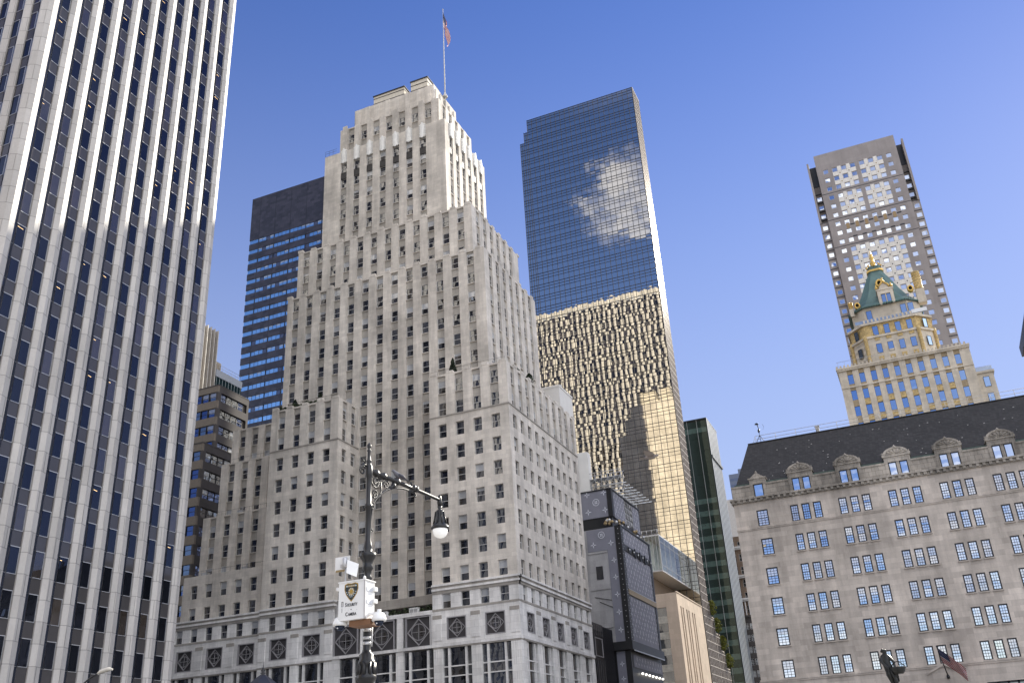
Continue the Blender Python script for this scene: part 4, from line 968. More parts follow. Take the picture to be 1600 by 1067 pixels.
# ------------------------------------------------------------------ 9 tan store with tall slots, and its glass top
def tan_store():
    t = thing('tan_store', 'tan stone store with tall window slots under a cantilevered glass box', 'building', (-56, 224, 0))
    m = MB(); F = Fac('W', -50.0); wins = []; x0, x1 = -70, -50; y0, y1 = 211.6, 236.6
    m.box(x0, x1-.8, y0+.5, y1, 0, 38.6, 0); slots = [214.6, 216.6, 220.0, 222.0, 225.4, 227.4]
    p = y0
    for s in slots+[None]:
        e = y1 if s is None else s-.55
        F.box(m, p, e, 0, .8, 0, 38.9, 0)
        if s is None: break
        F.box(m, s-.55, s+.55, 0, .8, 36.2, 38.9, 0); p = s+.55
    F.box(m, y0-.1, y1, -.12, .2, 38.9, 39.15, 0)
    FN = Fac('N', y0); FN.box(m, -52.6, -50.8, 0, .5, 0, 38.9, 0); FN.box(m, x0, -52.6, 0, .5, 35.9, 38.9, 0)
    for k in range(12): FN.box(m, x0, -52.6, .2, .5, 35.9-3.4*k-3.4, 35.9-3.4*k-1.9, 1)
    m.build('wall', [TIFF, plain('pale_band', (.42, .39, .33), .6, 0, .3, 1.5)], t)
    g = MB()
    for k in range(12): FN.quad(g, x0, -52.6, .35, 35.9-3.4*k-1.9, 35.9-3.4*k, 0)
    g.build('north_windows', GL, t)
    for s in slots:
        g = MB(); F.quad(g, s-.55, s+.55, .5, 0, 36.2, 0)
        for z in range(2, 36, 3): F.box(g, s-.55, s+.55, .42, .55, z, z+.5, 1)
        g.build('window_slot', [GL, MULL], t)
    # glass box
    b = MB(); b.box(-69, -52.05, 210.05, 236.5, 43.6, 43.9, 0); b.box(-69, -52.05, 210.05, 236.5, 51.7, 52.0, 0); b.box(-68, -56, 214, 236, 39, 43.6, 1); b.box(-67, -55, 213, 235.5, 44, 51.6, 2)
    for k in range(20): FNb = None; b.box(-69+.85*k, -68.92+.85*k, 210.0, 210.12, 43.7, 51.9, 0)
    b.box(-53.0, -52.2, 212, 236, 49.9, 50.0, 0)
    FB = Fac('W', -52.0)
    for k in range(7): FB.box(b, 210+4.4*k, 210.08+4.4*k, -.03, .1, 43.7, 51.9, 0)
    FB.box(b, 210, 236.5, -.04, .1, 45.0, 45.08, 0); FB.box(b, 210, 236.5, -.04, .1, 50.3, 50.38, 0)
    for k in range(9): b.bar((-62+1.2*k, 210.2, 52), (-62+1.2*k, 210.2, 53.1), .04); 
    b.bar((-62, 210.2, 53.1), (-52.2, 210.2, 53.1), .04); b.bar((-52.2, 210.2, 53.1), (-52.2, 236, 53.1), .04); b.bar((-52.2, 210.2, 52), (-52.2, 210.2, 53.1), .04)
    b.build('glass_box_frame', [STEEL, plain('recessed_wall', (.20, .16, .12), .7), plain('white_curtain', (.75, .73, .66), .8, 0, .25, .9)], t)
    g = MB(); FB.quad(g, 210.1, 236.4, .02, 43.9, 51.7); Fac('N', 210.0).quad(g, -69, -52.05, .02, 43.9, 51.7)
    s = NT('clear_glass'); s.n.remove(s.b); tr = s.new('BsdfTransparent', i_Color=(.85, .92, .95, 1)); gs = s.new('BsdfGlossy', i_Roughness=.01); fr = s.new('Fresnel', i_IOR=1.5); ms = s.new('MixShader')
    s.l(s.val('ADD', s.val('MULTIPLY', fr.outputs[0], .8), .03), ms.inputs[0]); s.l(tr.outputs[0], ms.inputs[1]); s.l(gs.outputs[0], ms.inputs[2]); s.l(ms.outputs[0], s.out.inputs[0])
    g.build('glass_box', s.m, t)
tan_store()
# ------------------------------------------------------------------ 10 green glass tower and what lies beyond
def green_tower():
    t = thing('office_tower', 'dark green glass tower with pale green bands seen past the mirror tower', 'skyscraper', (-58, 300, 0))
    y = 290.0; F = Fac('N', y); c = MB(); x0, x1 = -66, -51.6; c.box(x0, x1-.05, y+.1, 306, 0, 106, 0); c.build('core', MULL, t)
    g = MB(); rnd = random.Random(2); z = 105.6; k = 0
    while z > 4:
        zb = z-3.9
        for i in range(7):
            xa, xb = x1-(i+1)*2.05, x1-i*2.05; tx = rnd.gauss(0, .01)
            pale = k > 5 or k == 0
            F.quad(g, xa, xb, .05+tx, zb+1.7, z, 0)
            F.quad(g, xa, xb, .05+tx, zb, zb+1.65, 1 if pale and rnd.random() < .95 else 0)
        z = zb; k += 1
    g.build('glass_panels', [GLGRN, GLGRB], t)
    m = MB()
    for x in (x1-.1, x1-3.3, x1-6.5): m.box(x-.06, x+.06, y-.06, y+.1, 0, 106, 0)
    m.box(x1-.25, x1+.1, y-.1, y+.2, 0, 106.2, 1); FW = Fac('W', x1)
    for k in range(7): FW.box(m, y+.6+2.25*k, y+1.15+2.25*k, -.04, .1, 0, 106, 2)
    FW.box(m, y+.3, 306, -.36, 0, 93, 93.8, 1); m.box(x0, x1+.05, y-.02, 306, 106, 106.4, 1)
    m.build('fins', [STEEL, plain('dark_green_metal', (.03, .04, .04), .4), plain('pale_fin', (.50, .52, .50), .35, .4)], t, kind='stuff')
green_tower()
def far_buildings():
    t = thing('ornate_building', 'old brownstone building with white balconies glimpsed past the green glass tower', 'building', (-55, 340, 0))
    m = MB(); m.box(-75, -48.6, 322.4, 346, 0, 73, 0); F = Fac('N', 322.0); wins = []
    punched(m, F, -75, -48.6, 20, 74, [-50.2-2.3*k for k in range(9)], 1.3, [50+4.2*k for k in range(6)], 2.4, .4, .1, 0, 0, wins, wd=.2)
    for z in (45.5, 53.0, 60.5, 70): F.box(m, -75, -48.2, -1.0, 0, z, z+.5, 1); F.box(m, -75, -48.4, -.7, 0, z-.5, z, 1)
    for k in range(16): F.box(m, -49-1.15*k, -48.75-1.15*k, -.9, -.7, 46, 47.1, 1); F.box(m, -49-1.15*k, -48.75-1.15*k, -.5, 0, 47.2, 52.4, 1)
    m.build('wall', [stone('brownstone', (.24, .17, .12), 1, .6), WHITE], t)
    emit_windows(t, wins, [win_geom(1.3, 2.4, RND, 0, 0, sill=False) for i in range(4)], WM, 100)
    t = thing('masonry_building', 'dark masonry building with small paned windows beside the stone store', 'building', (-62, 317, 0))
    m = MB(); wins = []; F = Fac('N', 312.0)
    m.box(-75, -48.0, 312.4, 321.5, 0, 45.6, 0); punched(m, F, -75, -48.0, 0, 46, [-49.3, -50.9, -52.3, -53.75, -55.9, -57.4], 1.05, [4.2+3.55*k for k in range(12)], 1.9, .4, 0, 0, 0, wins, wd=.15); F.box(m, -75, -47.8, -.5, .4, 46, 46.6, 0)
    m.build('wall', [stone('sooty_brick', (.085, .075, .07), .5, .25)], t)
    emit_windows(t, wins, [win_geom(1.05, 1.9, RND, b, 0, .07, (2, 4, .04), False, .5) for b in (0, 0, .5, 1)], [WHITEM, GLSKY, GLBLIND, GL2, GREYOFF], 100)
    t = thing('distant_tower', 'far blue grey flat tower just above the slate roof edge', 'skyscraper', (-92, 610, 0))
    m = MB(); m.box(-97.6, -80, 600, 640, 0, 176.6, 0); m.box(-91.5, -80, 601, 640, 176.6, 179.6, 0); F = Fac('N', 600)
    for k in range(40): F.box(m, -97.5, -80, -.1, 0, 20+3.9*k, 21.6+3.9*k, 1)
    m.build('wall', [plain('blue_grey_cladding', (.13, .15, .20), .6), plain('blue_grey_glass', (.10, .12, .18), .3)], t)
    t = thing('pale_building', 'distant pale sunlit building with stepped top in the gap between towers', 'building', (-72, 462, 0))
    m = MB(); m.box(-86, -70.4, 450, 480, 0, 112, 0); m.box(-86, -73.0, 451, 480, 112, 121, 0)
    for k in range(26): m.box(-70.45, -70.3, 450.2, 480, 8+4*k, 9.6+4*k, 1)
    m.build('wall', [plain('pale_brick', (.55, .52, .47), .8), GLSKY], t)
    t = thing('far_highrise', 'dark stepped high-rise sliver at the right edge of the sky', 'skyscraper', (60, 330, 0))
    m = MB(); m.box(50.6, 75, 300, 340, 0, 131.5, 0); m.prism([(49.0, 300), (52, 297.5), (75, 297.5), (75, 340), (49.0, 340)], 124.5, 128, 0); m.box(50.4, 75, 299.4, 340, 120, 124.5, 0)
    for k in range(30): m.box(50.5, 75, 299.9, 300, 4+4*k, 5.8+4*k, 1)
    m.build('wall', [plain('dark_highrise', (.06, .06, .065), .6), GL], t)
    # left background, between the marble tower and the limestone tower
    t = thing('striped_tower', 'sunlit tower with pale vertical fins at the left behind the grey setback block', 'skyscraper', (-160, 167, 0))
    m = MB(); m.box(-170, -150.4, 163.6, 170.3, 0, 110.3, 0)
    for k in range(6): m.box(-150.4, -149.7, 163.6+1.3*k, 163.85+1.3*k, 0, 110.5, 1); m.box(-170, -150, 170.2, 170.6, 0, 110.5, 1)
    for k in range(24): m.box(-150.4, -150.3, 163.7, 170.2, 4+3.8*k-.2, 5.6+3.8*k, 2)
    m.build('wall', [plain('brown_panel', (.17, .145, .12), .7), plain('pale_fin_metal', (.58, .54, .48), .6), GL], t)
    t = thing('glass_block', 'low dark glass block with roof railing left of the dark granite tower', 'building', (-160, 176, 0))
    m = MB(); m.box(-172, -150.1, 171, 181, 0, 98.4, 0); m.box(-172.2, -150, 170.9, 181.1, 98.4, 100.3, 2); F2 = Fac('W', -150.1)
    for k in range(9): F2.box(m, 171.3+1.15*k, 171.38+1.15*k, -.05, 0, 60, 98.4, 1); m.bar((-150.3, 171.2+1.2*k, 100.3), (-150.3, 171.2+1.2*k, 101.9), .04, 1)
    for z in (101.1, 101.9): m.bar((-150.3, 171, z), (-150.3, 181, z), .045, 1)
    m.box(-153.5, -150.6, 171.2, 173.2, 100.3, 102.6, 3)
    m.build('wall', [GLGRN, STEEL, plain('grey_band', (.35, .37, .40), .5), plain('tan_hut', (.4, .33, .24), .7)], t)
    t = thing('setback_block', 'grey brown setback office block beside the right edge of the marble tower', 'building', (-140, 155, 0))
    m = MB(); wins = []
    def blk(x0, x1, y0, y1, zt, bands):
        m.box(x0, x1-.5, y0+.5, y1, 0, zt-.3, 0); FN, FW = Fac('N', y0), Fac('W', x1); p = zt
        for a in bands:
            FN.box(m, x0, x1, 0, .5, a+1.0, p, 2); FW.box(m, y0+.5, y1, 0, .5, a+1.0, p, 0)
            FN.box(m, x1-.5, x1, 0, .5, a-1.0, a+1.0, 0); FW.box(m, y0+.5, y0+1.1, 0, .5, a-1.0, a+1.0, 0); FW.box(m, y1-.7, y1, 0, .5, a-1.0, a+1.0, 0)
            k = x1-1.55
            while k > x0+1: FN.box(m, k-1.0, k-.85, .05, .5, a-1.0, a+1.0, 1); wins.append((FN.T(k, .25, a), 0, 'N')); k -= 1.95
            k = y0+2.1
            while k < y1-1.2: wins.append((FW.T(k, .3, a), math.pi/2, 'W')); k += 1.95
            p = a-1.0
        FN.box(m, x0, x1, 0, .5, 0, p, 2); FW.box(m, y0+.5, y1, 0, .5, 0, p, 0)
        m.box(x0, x1+.05, y0-.05, y1, zt, zt+.25, 0)
    blk(-150, -130.6, 150, 160.5, 84.0, [81.6-3.75*k for k in range(16)])
    blk(-148, -124.6, 140, 149.8, 66.7, [64.2-3.75*k for k in range(14)])
    m.build('wall', [GREYOFF, MULL, plain('brown_band', (.20, .165, .125), .7)], t)
    vs = [win_geom(1.85, 1.96, RND, RND.choice((0, 0, 0, .6)), RND.randrange(2), .05, None, False, .5) for i in range(8)]
    emit_windows(t, wins, vs, [FRAMEB, GLSKY2, GLBLIND, GL, GREYOFF], 100)
GLSKY2 = glass('blue_office_glass', (0.02, 0.025, 0.05), (.50, .60, .95), .16, wav=.01)
far_buildings()
# ------------------------------------------------------------------ 11 sunlit hotel tower north of the plaza (seen in the window reflections)
def hotel():
    t = thing('hotel_tower', 'tan brick hotel tower across the plaza mirrored in the store windows', 'skyscraper', (-68, -40, 0))
    m = MB(); wins = []; br = stone('tan_brick', (.46, .36, .25), .6, .3)
    for x0, x1, y0, y1, z0, z1 in ((-92, -50, -60, -20, 0, 92), (-86, -56, -56, -24, 92, 130), (-80, -62, -50, -28, 130, 152)):
        m.box(x0+.4, x1-.4, y0, y1-.4, z0, z1, 0)
        cs = [x0+2.2+3.1*k for k in range(int((x1-x0-3)/3.1)+1)]; rs = [z0+4+3.7*k for k in range(int((z1-z0-4)/3.7))]
        punched(m, Fac('S', y1), x0, x1, z0, z1, cs, 1.3, rs, 1.9, .4, 0, 0, 0, wins); punched(m, Fac('W', x1), y0, y1-.4, z0, z1, [y0+2+3.3*k for k in range(int((y1-y0-3)/3.3))], 1.3, rs, 1.9, .4, 0, 0, 0, wins)
    m.prism([(-80, -50), (-62, -50), (-62, -28), (-80, -28)], 152, 172, 0, [(-72, -40), (-70, -40), (-70, -38), (-72, -38)])
    m.build('wall', br, t); emit_windows(t, wins, [win_geom(1.3, 1.9, RND, b, 0, sill=False) for b in (0, 0, .5)], WM, 0)
hotel()
# ------------------------------------------------------------------ 12 street lamp with scroll bracket and police camera box
def spiral(c, r0, r1, turns, a0, n=26, sgn=1):
    return [(c[0]+(r0+(r1-r0)*i/n)*math.cos(a0+sgn*2*math.pi*turns*i/n), c[1]+(r0+(r1-r0)*i/n)*math.sin(a0+sgn*2*math.pi*turns*i/n)) for i in range(n+1)]
def street_lamp():
    px, py_ = -12.3, 20.0; t = thing('street_lamp', 'black ornate lamp post with a long scrolled arm and white globe', 'street lamp', (px, py_, 0)); PB = BLACKM
    m = MB(); prof = [(.34, 0), (.34, .5), (.26, .6), (.24, 1.2), (.19, 1.4), (.17, 3.9), (.175, 4.05), (.23, 4.12), (.24, 4.2), (.19, 4.26), (.18, 4.42), (.215, 4.46), (.2, 4.54), (.165, 4.58), (.17, 4.68), (.11, 4.74), (.095, 4.8), (.092, 6.42), (.12, 6.46), (.09, 6.52), (.095, 6.64), (.14, 6.70), (.12, 6.78), (.13, 6.88), (.19, 6.98), (.215, 7.06), (.10, 7.11), (.12, 7.2), (.10, 7.3), (.075, 7.4), (.070, 8.2), (.10, 8.24), (.10, 8.3), (.068, 8.34), (.066, 9.0), (.095, 9.06), (.10, 9.3), (.062, 9.36), (.058, 9.42), (.075, 9.45), (.045, 9.5), (.042, 9.7), (.062, 9.74), (.03, 9.78), (.055, 9.83), (.06, 9.88), (.03, 9.93), (.0, 9.96)]
    m.lathe((px, py_, 0), prof, 20)
    for k in range(10): a = k*math.pi/5; m.tube([(px+.2*math.cos(a), py_+.2*math.sin(a), 4.2), (px+.19*math.cos(a), py_+.19*math.sin(a), 4.5)], .035, 5)
    m.build('post', PB, t)
    ux, uy = .092, .9958
    def P(s, z, o=0): return (px+ux*s-uy*o, py_+uy*s+ux*o, z)
    m = MB(); m.tube([P(.05, 9.21), P(1.7, 9.2), P(3.36, 9.17)], [.062, .055, .045], 10)
    for s in (.3, .62, 1.24, 2.02, 2.14): m.lathe(P(s, 9.14), [(.07, 0), (.085, .02), (.085, .12), (.07, .14)], 10)
    for s in (.28, .6, 1.22, 2.08): m.tube([P(s, 9.205), P(s+.1, 9.203)], .085, 10)
    m.tube([P(2.0, 9.22), P(1.9, 9.34)], .03, 6)
    m.lathe(P(3.34, 9.1), [(.055, -.1), (.075, 0), (.06, .1), (.05, .18), (.02, .22)], 10)
    m.build('arm', PB, t)
    m = MB(); cu = [(.07, 7.62), (.08, 7.9), (.14, 8.2), (.26, 8.45), (.45, 8.65), (.75, 8.86), (1.1, 9.0), (1.5, 9.08), (1.9, 9.10), (2.1, 9.07)]
    m.tube([P(*q) for q in cu], .026, 8)
    for sp in (spiral((.29, 8.98), .19, .03, 1.6, 2.6), spiral((.25, 8.66), .13, .025, 1.5, -2.2, sgn=1), spiral((.76, 9.0), .15, .03, 1.5, -1.0), spiral((.18, 8.31), .09, .02, 1.2, 1.5), spiral((.13, 7.68), .06, .02, 1.0, 3.0), spiral((2.12, 9.02), .05, .015, 1.0, 1.5)):
        m.tube([P(*q) for q in sp], .021, 6)
    m.tube([P(*q) for q in ((.28, 9.16), (.42, 9.14), (.52, 9.0), (.53, 8.8), (.47, 8.62), (.38, 8.52))], .022, 6)
    m.tube([P(*q) for q in ((.53, 8.9), (.62, 9.05), (.66, 9.15))], .018, 6); m.tube([P(*q) for q in ((.9, 8.95), (1.02, 9.02), (1.12, 9.16))], [.02, .05, .03], 6); m.lathe(P(1.08, 9.02), [(0, -.06), (.07, -.02), (.07, .06), (.03, .14)], 8)
    m.build('scroll_bracket', PB, t)
    m = MB(); m.tube([P(*q) for q in spiral((-.27, 9.14), .14, .03, 1.2, .6)], .022, 6); m.tube([P(-.08, 9.3), P(-.2, 9.32), P(-.3, 9.24), P(-.36, 9.12)], [.03, .035, .03, .02], 6); m.tube([P(-.1, 9.3), P(-.22, 9.42), P(-.34, 9.46)], .018, 6)
    m.build('rear_scroll', PB, t)
    m = MB(); c = P(3.34, 0); m.lathe(c, [(.03, 9.0), (.07, 8.98), (.05, 8.92), (.05, 8.88), (.10, 8.86), (.12, 8.82), (.13, 8.70), (.15, 8.64), (.17, 8.55), (.165, 8.52), (.20, 8.46), (.245, 8.40), (.26, 8.37), (.25, 8.33), (.20, 8.32)], 20)
    for k in range(8): a = k*math.pi/4; m.tube([(c[0]+.125*math.cos(a), c[1]+.125*math.sin(a), 8.82), (c[0]+.16*math.cos(a), c[1]+.16*math.sin(a), 8.62), (c[0]+.2*math.cos(a), c[1]+.2*math.sin(a), 8.46)], .02, 5)
    m.build('lamp_hood', PB, t)
    gl = NT('opal_glass'); gl.b.inputs['Base Color'].default_value = (.92, .92, .90, 1); gl.b.inputs['Roughness'].default_value = .15; gl.b.inputs['Subsurface Weight'].default_value = .6; gl.b.inputs['Subsurface Radius'].default_value = (.1, .1, .1)
    gl.b.inputs['Emission Color'].default_value = (1, .97, .9, 1); gl.b.inputs['Emission Strength'].default_value = .12
    m = MB(); m.lathe(c, [(.02, 8.07), (.09, 8.085), (.16, 8.13), (.20, 8.2), (.215, 8.28), (.215, 8.33)], 20); m.build('globe', gl.m, t)
    m = MB()
    for z in (5.2, 5.02, 4.9): m.lathe((px, py_, z), [(.10, 0), (.105, .02), (.105, .05), (.10, .07)], 12)
    m.tube([(px+.16, py_-.02, 5.6), (px+.15, py_-.02, 4.95), (px+.13, py_, 4.85)], .02, 6); m.tube([(px+.1, py_-.05, 5.5), (px-.1, py_-.1, 5.35)], .02, 6)
    m.build('cable_straps', STEEL, t)
street_lamp()
def text_mesh(name, s, size, mat, parent, root, loc, rx=math.pi/2, rz=0, sx=1.0):
    c = bpy.data.curves.new(name, 'FONT'); c.body = s; c.size = size; c.extrude = .003; c.align_x = 'CENTER'; c.align_y = 'CENTER'; c.offset = size*.012
    o = bpy.data.objects.new('tmp', c); S.collection.objects.link(o); dg = bpy.context.evaluated_depsgraph_get(); me = bpy.data.meshes.new_from_object(o.evaluated_get(dg)); bpy.data.objects.remove(o)
    me.materials.clear(); me.materials.append(mat); ob = bpy.data.objects.new(name, me); S.collection.objects.link(ob); ob.parent = parent; ob.location = Vector(loc)-root.location; ob.rotation_euler = (rx, 0, rz); ob.scale = (sx, 1, 1); return ob
def camera_box():
    x0, x1, y0, y1, z0, z1 = -13.12, -12.38, 20.0, 20.46, 5.53, 6.44
    t = thing('security_camera_box', 'white police camera box with shield and lettering strapped to the lamp post', 'camera box', (-12.75, 20.2, 5.5))
    INK = plain('black_ink', (.012, .012, .016), .6); GOLD = plain('shield_gold', (.42, .27, .06), .5); NAVY = plain('shield_dark', (.02, .028, .03), .5); PALE = plain('shield_silver', (.45, .50, .50), .5)
    m = MB(); m.box(x0, x1, y0, y1, z0, z1, 0); m.box(x1-.012, x1+.02, y0-.012, y0+.03, z0, z1, 1); m.box(x0-.01, x1+.03, y0-.02, y1+.02, z1, z1+.025, 0); m.box(x0+.25, x1+.1, y0+.1, y1+.1, z0-.14, z0-.005, 2)
    m.box(x0-.14, x0, y0+.1, y0+.3, z1-.15, z1-.07, 0); m.lathe((x1-.02, y0+.02, z1+.025), [(.035, 0), (.035, .05), (.0, .09)], 8)
    for z in (z1-.16, z1-.45): m.box(x1+.002, x1+.07, y1-.1, y1+.04, z-.06, z+.04, 0)
    for z in (z1-.2, z1-.5): m.box(x1+.003, x1+.012, y0+.1, y0+.36, z-.05, z+.05, 3)
    o = m.build('cabinet', [WHITEM, STEEL, plain('rusty_steel', (.20, .10, .05), .7), plain('pale_grey_label', (.55, .57, .60), .6)], t)
    def shield(s, n=10):
        P = [(-.5, .42), (-.28, .5), (0, .46), (.28, .5), (.5, .42), (.52, .1), (.40, -.22), (.2, -.48), (0, -.68), (-.2, -.48), (-.40, -.22), (-.52, .1)]
        return [(a*s, b*s) for a, b in P]
    cx, cz = -12.755, 6.22; m = MB()
    for s, mi, d in ((.385, 0, .003), (.345, 1, .005)): m.face([(cx+a, y0-d, cz+b) for a, b in shield(s)][::-1], mi)
    m.face([(cx+a, y0-.007, cz+b) for a, b in ((-.15, .10), (.15, .10), (.15, .135), (-.15, .135))], 2)
    for i in range(16):
        a, b = math.pi*i/8, math.pi*(i+1)/8; m.face([(cx, y0-.008, cz-.02), (cx+.085*math.cos(a), y0-.008, cz-.02+.095*math.sin(a)), (cx+.085*math.cos(b), y0-.008, cz-.02+.095*math.sin(b))], 0 if i % 2 else 2)
        m.face([(cx, y0-.009, cz-.02), (cx+.05*math.cos(a), y0-.009, cz-.02+.055*math.sin(a)), (cx+.05*math.cos(b), y0-.009, cz-.02+.055*math.sin(b))], 0)
    for i in range(7): a = math.pi*(i+.5)/7-math.pi*.5; m.face([(cx+(.12+q)*math.sin(a+e), y0-.0085, cz+.0-(.12+q)*math.cos(a+e)*.9) for q, e in ((0, -.1), (.03, -.1), (.03, .1), (0, .1))], 2)
    sh = m.build('shield_emblem', [GOLD, NAVY, PALE], t)
    text_mesh('shield_lettering', 'POLICE', .062, GOLD, t, t, (cx, y0-.009, cz+.118)); text_mesh('shield_lettering', 'CITY', .04, PALE, t, t, (cx, y0-.009, cz-.145))
    text_mesh('lettering', 'S', .125, INK, t, t, (cx-.145, y0-.006, 5.893), sx=.75); text_mesh('lettering', 'ECURITY', .098, INK, t, t, (cx+.035, y0-.006, 5.885), sx=.72)
    text_mesh('lettering', 'C', .125, INK, t, t, (cx-.125, y0-.006, 5.668), sx=.75); text_mesh('lettering', 'AMERA', .098, INK, t, t, (cx+.035, y0-.006, 5.66), sx=.72)
    m = MB(); m.tube([(cx, y0-.004, 5.775), (cx, y0+.0, 5.775)], .014, 8)
    for q in ((-.155, 5.95), (-.17, 5.78), (.16, 5.76), (-.08, 5.77)): m.tube([(cx+q[0], y0-.003, q[1]), (cx+q[0], y0, q[1])], .005, 6)
    m.box(-13.03, -13.018, y0-.004, y0, 5.86, 5.98); m.box(-13.03, -12.98, y0-.004, y0, 5.97, 5.982); m.box(-12.992, -12.98, y0-.004, y0, 5.87, 5.97); m.box(-13.03, -13.0, y0-.004, y0, 5.86, 5.872); m.box(-13.02, -13.012, y0-.003, y0, 5.72, 5.83)
    m.build('dot_and_mark', INK, t)
    for cx_, cy_, cz_ in ((-13.16, 20.15, 5.47), (-12.10, 20.22, 5.48)):
        m = MB(); m.lathe((cx_, cy_, cz_), [(.165, -.03), (.18, .0), (.18, .03), (.155, .10), (.12, .16), (.05, .19), (.05, .25), (.0, .26)], 16, 0)
        m.box(min(cx_, -12.75)+.1 if cx_ > -12.75 else cx_, max(cx_, -13.0) if cx_ < -12.75 else cx_, cy_-.03, cy_+.03, cz_+.14, cz_+.2, 0)
        h = m.build('camera_dome', [WHITEM], t)
        m = MB(); m.lathe((cx_, cy_, cz_-.03), [(.0, -.11), (.06, -.10), (.10, -.06), (.12, 0)], 14, 0); m.lathe((cx_, cy_-.11, cz_-.09), [(.0, -.02), (.025, 0), (0, .02)], 6, 1)
        m.build('smoked_dome', [GLDK, WHITEM], h, t)
    m = MB(); m.tube([(-13.07, 20.2, 6.46), (-13.06, 20.2, 7.05)], .022, 8, 1); m.box(-13.41, -13.0, 20.25, 20.29, 6.80, 7.16, 0); m.box(-13.38, -13.02, 20.23, 20.25, 6.78, 6.83, 2)
    m.lathe((-13.06, 20.14, 6.98), [(.05, -.12), (.07, -.08), (.07, .08), (.05, .12)], 8, 1); m.box(-13.16, -12.97, 20.1, 20.2, 6.85, 6.93, 1)
    m.face([(-12.98, 20.1, 6.70), (-12.78, 20.25, 6.60), (-12.75, 20.3, 6.93), (-12.97, 20.12, 7.03)], 0); m.face([(-12.78, 20.26, 6.6), (-12.98, 20.11, 6.7), (-12.97, 20.13, 7.03), (-12.75, 20.31, 6.93)], 0)
    m.build('flat_antenna', [WHITEM, STEEL, plain('amber_edge', (.30, .22, .10), .6)], t)
    t.location = (-12.30, 19.49, 5.37); t.scale = (.965, .965, .965)   # strapped to the near side of the post
camera_box()
# ------------------------------------------------------------------ birds
def pigeon(name, label, loc, scale, heading, flying):
    t = thing(name, label, 'bird', loc); g = plain('pigeon_grey_'+('wing' if flying else 'back'), (.14, .14, .16) if not flying else (.20, .17, .155), .7)
    def X(a, b, c): ch, sh = math.cos(heading), math.sin(heading); return (loc[0]+(a*ch-b*sh)*scale, loc[1]+(a*sh+b*ch)*scale, loc[2]+c*scale)
    m = MB(); pts = [(-.16, 0, .045), (-.12, 0, .07), (-.05, 0, .095), (.02, 0, .115), (.08, 0, .15), (.115, 0, .185), (.14, 0, .2), (.165, 0, .195), (.185, 0, .185)] if not flying else [(-.2, 0, .0), (-.12, 0, .01), (-.02, 0, .015), (.07, 0, .02), (.12, 0, .03), (.155, 0, .035), (.19, 0, .025)]
    rr = [.02, .045, .062, .064, .05, .034, .034, .02, .004] if not flying else [.02, .04, .055, .05, .032, .03, .004]
    m.tube([X(*p) for p in pts], [r*scale for r in rr], 8)
    m.face([X(-.13, -.03, .06), X(-.27, -.045, .02), X(-.27, .045, .02), X(-.13, .03, .06)] if not flying else [X(-.15, -.03, 0), X(-.30, -.08, 0), X(-.31, 0, 0), X(-.30, .08, 0), X(-.15, .03, 0)])
    b = m.build('body', g, t)
    if flying:
        for s in (-1, 1):
            w = MB(); zt = .30 if s > 0 else .10
            P = [(.06, s*.03, .03), (.10, s*.16, .10 if s > 0 else .03), (.02, s*.27, zt*.7), (-.12, s*.36, zt), (-.15, s*.30, zt*.85), (-.13, s*.16, zt*.4), (-.08, s*.04, .02)]
            w.face([X(*p) for p in P]); w.face([X(p[0], p[1], p[2]-.008) for p in P][::-1]); w.build('wing', g, t)
    else:
        w = MB(); 
        for s in (-1, 1): w.tube([X(.04, s*.05, .12), X(-.05, s*.06, .09), X(-.17, s*.03, .05)], [.03*scale, .04*scale, .008*scale], 6)
        w.build('wings', plain('pigeon_dark_wing', (.07, .07, .085), .7), t)
        l = MB()
        for s in (-1, 1): l.tube([X(.0, s*.025, .06), X(.01, s*.025, -.01)], .006*scale, 5)
        l.build('legs', plain('pigeon_leg', (.3, .1, .08), .6), t)
pigeon('pigeon', 'grey pigeon perched on the arm of the street lamp', (-12.19, 21.35, 9.262), 1.25, R(-118), False)
pigeon('flying_pigeon', 'pigeon in flight with wings raised in front of the mirror tower', (-6.2, 25.3, 9.95), 1.15, R(8), True)
# ------------------------------------------------------------------ flags
def flag_mesh(m, fn, nu=26, nv=26):
    """fn(u, v): u along the fly, v from the top of the hoist down; slots red, white, blue"""
    for i in range(nu):
        for j in range(nv):
            u, v = (i+.5)/nu, (j+.5)/nv; mi = 2 if (u < .4 and v < 7/13) else (0 if int(v*13) % 2 == 0 else 1)
            m.face([fn(i/nu, j/nv), fn((i+1)/nu, j/nv), fn((i+1)/nu, (j+1)/nv), fn(i/nu, (j+1)/nv)], mi, True)
    # stars
    for i in range(9):
        for j in range(11 if False else 5):
            u, v = .4*(i+.7)/9.4, (7/13)*(j+.5+.0)/5; e = .011
            m.face([tuple(Vector(fn(u+a*e, v+b*e*1.6))+Vector(OFF)) for a, b in ((-1, 0), (0, -1), (1, 0), (0, 1))], 1)
OFF = (0, -.02, 0)
RED = plain('flag_red', (.42, .010, .018), .8); WHT = plain('flag_white', (.62, .60, .58), .8); BLU = plain('flag_blue', (.02, .03, .11), .8)
